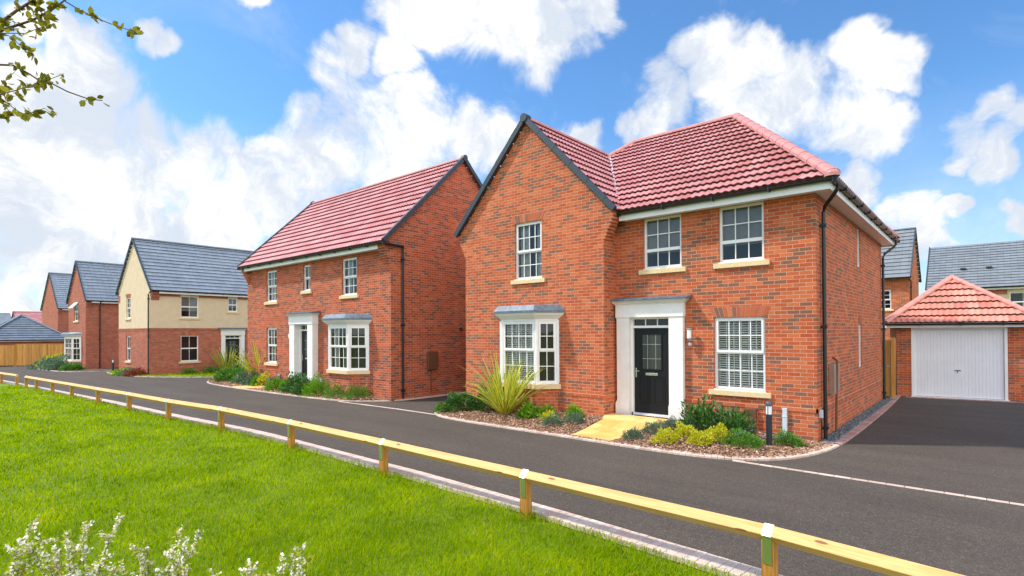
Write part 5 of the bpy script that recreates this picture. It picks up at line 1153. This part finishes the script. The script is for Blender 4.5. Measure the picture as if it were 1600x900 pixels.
# ------------------------------------------------------------------ tree whose twigs hang in at top left
TR = empty('young_tree', (-3.55,-12.05,0)); tag(TR, 'young tree with olive leaves whose twigs hang in at the top left corner', 'tree'); og = Vector(TR.location)
BRS = [[(-2.767,-11.427,3.661),(-2.564,-11.209,3.923),(-2.419,-11.041,4.165),(-2.375,-10.959,4.272),(-2.338,-10.884,4.355),(-2.31,-10.816,4.44),(-2.204,-10.682,4.656)],
[(-2.641,-11.319,3.792),(-2.524,-11.153,4.014),(-2.455,-11.028,4.137),(-2.371,-10.889,4.229),(-2.338,-10.795,4.326),(-2.335,-10.727,4.422),(-2.314,-10.644,4.523)],
[(-2.335,-10.727,4.422),(-2.241,-10.657,4.349),(-2.113,-10.558,4.272),(-2.019,-10.489,4.222),(-1.925,-10.42,4.186),(-1.874,-10.388,4.184)],
[(-2.641,-11.319,3.792),(-2.375,-11.09,4.09),(-2.329,-11.05,4.061),(-2.205,-10.941,4.06),(-2.143,-10.887,4.093),(-2.065,-10.82,4.117)],
[(-2.329,-11.05,4.061),(-2.24,-11.005,4.026),(-2.17,-10.976,3.96),(-2.092,-10.94,3.906),(-2.029,-10.918,3.861)],
[(-2.767,-11.427,3.661),(-2.531,-11.21,3.837),(-2.358,-11.046,3.869),(-2.31,-10.99,3.87),(-2.245,-10.92,3.82),(-2.196,-10.864,3.77),(-2.156,-10.815,3.762),(-2.096,-10.749,3.716),(-2.046,-10.692,3.69),(-2.011,-10.648,3.673),(-1.96,-10.59,3.669)],
[(-2.767,-11.427,3.661),(-2.496,-11.212,3.611),(-2.288,-11.053,3.652),(-2.188,-10.988,3.672),(-2.09,-10.925,3.696),(-1.992,-10.862,3.72),(-1.895,-10.799,3.752)],
[(-2.519,-11.21,3.618),(-2.375,-11.104,3.693),(-2.294,-11.052,3.637),(-2.214,-11.0,3.566),(-2.15,-10.962,3.519),(-2.085,-10.925,3.521),(-2.006,-10.875,3.543),(-1.957,-10.851,3.505)],
[(-2.519,-11.21,3.618),(-2.38,-11.043,3.548),(-2.378,-10.998,3.578),(-2.394,-10.968,3.566)],
[(-2.519,-11.21,3.618),(-2.332,-11.048,3.72),(-2.285,-11.008,3.781),(-2.238,-10.968,3.842)],
[(-2.375,-10.959,4.272),(-2.393,-10.976,4.357),(-2.366,-10.954,4.462)],
[(-2.436,-10.881,4.375),(-2.353,-10.852,4.311),(-2.278,-10.83,4.236),(-2.273,-10.87,4.191)]]
thick = [.012,.010,.0045,.004,.003,.0075,.004,.0035,.002,.002,.002,.002]
tk = MB(); tk.tube([(0,0,-.1),(.02,.01,1.2),(.0,.03,2.3),(.05,.02,3.6),(.02,0,4.8),(.1,.1,5.8)], .06, 10, r1=.015)
tk.build('trunk', BARK, TR, smooth=True)
bm_ = MB(); bm_.tube([(.0,.03,2.5),(.35,.28,3.0),Vector(BRS[0][0])-og], .028, 8, r1=.012)
for P, t_ in zip(BRS, thick): bm_.tube([Vector(p)-og for p in P], t_, 6, r1=max(.0012, t_*.4))
nb = [((.02,0,3.4),(-.9,-.3,4.4)),((.03,.0,3.9),(.4,-.9,4.9)),((.0,.0,4.3),(-.5,.8,5.4)),((.05,.02,4.6),(.7,.2,5.8)),((.02,.02,3.0),(-.6,.9,3.9)),((.1,.1,5.7),(.2,.3,6.5))]
for a, c in nb: bm_.tube([a, (Vector(a)+Vector(c))/2+Vector((0,0,.1)), c], .018, 6, r1=.004)
bm_.build('branches', BARK, TR, smooth=True)
LPs, LNs = [], []
for P, t_ in zip(BRS, thick):
    Q = np.array(P)-np.array(og); seg = len(Q)-1; tot = np.linalg.norm(np.diff(Q, axis=0), axis=1).sum(); st0 = .30 if t_ > .007 else .12
    for _ in range(int(tot*(1-st0)/.030)+4):
        u = rng.uniform(st0, 1)*seg; k = min(int(u), seg-1); base = Q[k]+(Q[k+1]-Q[k])*(u-k)
        for j in range(rng.integers(1, 5) if rng.random() < .56 else 0): LPs.append(base+rng.normal(0, .010, 3)); LNs.append(unit(1)[0]+np.array([.3,.3,-.35]))
for a, c in nb:
    for _ in range(16): LPs.append(np.array(a)+(np.array(c)-np.array(a))*rng.uniform(.3, 1.15)+rng.normal(0, .2, 3)); LNs.append(unit(1)[0])
LPs, LNs = np.array(LPs), np.array(LNs); LNs /= np.linalg.norm(LNs, axis=1)[:, None]; n = len(LPs); L = rng.uniform(.036, .066, n); S_ = np.cross(LNs, unit(n)); S_ /= np.linalg.norm(S_, axis=1)[:, None]; Nn = np.cross(LNs, S_)
V = []
for (f, w2, dz) in ((0,0,0),(.25,.23,.04),(.6,.27,.05),(1,0,-.06),(.6,-.27,.05),(.25,-.23,.04)): V.append(LPs+LNs*(L*f)[:, None]+S_*(L*w2)[:, None]+Nn*(L*dz)[:, None])
V = np.stack(V, 1).reshape(-1, 3); npmesh('leaves', V, np.arange(len(V)).reshape(-1, 6), L_TREE, parent=TR)
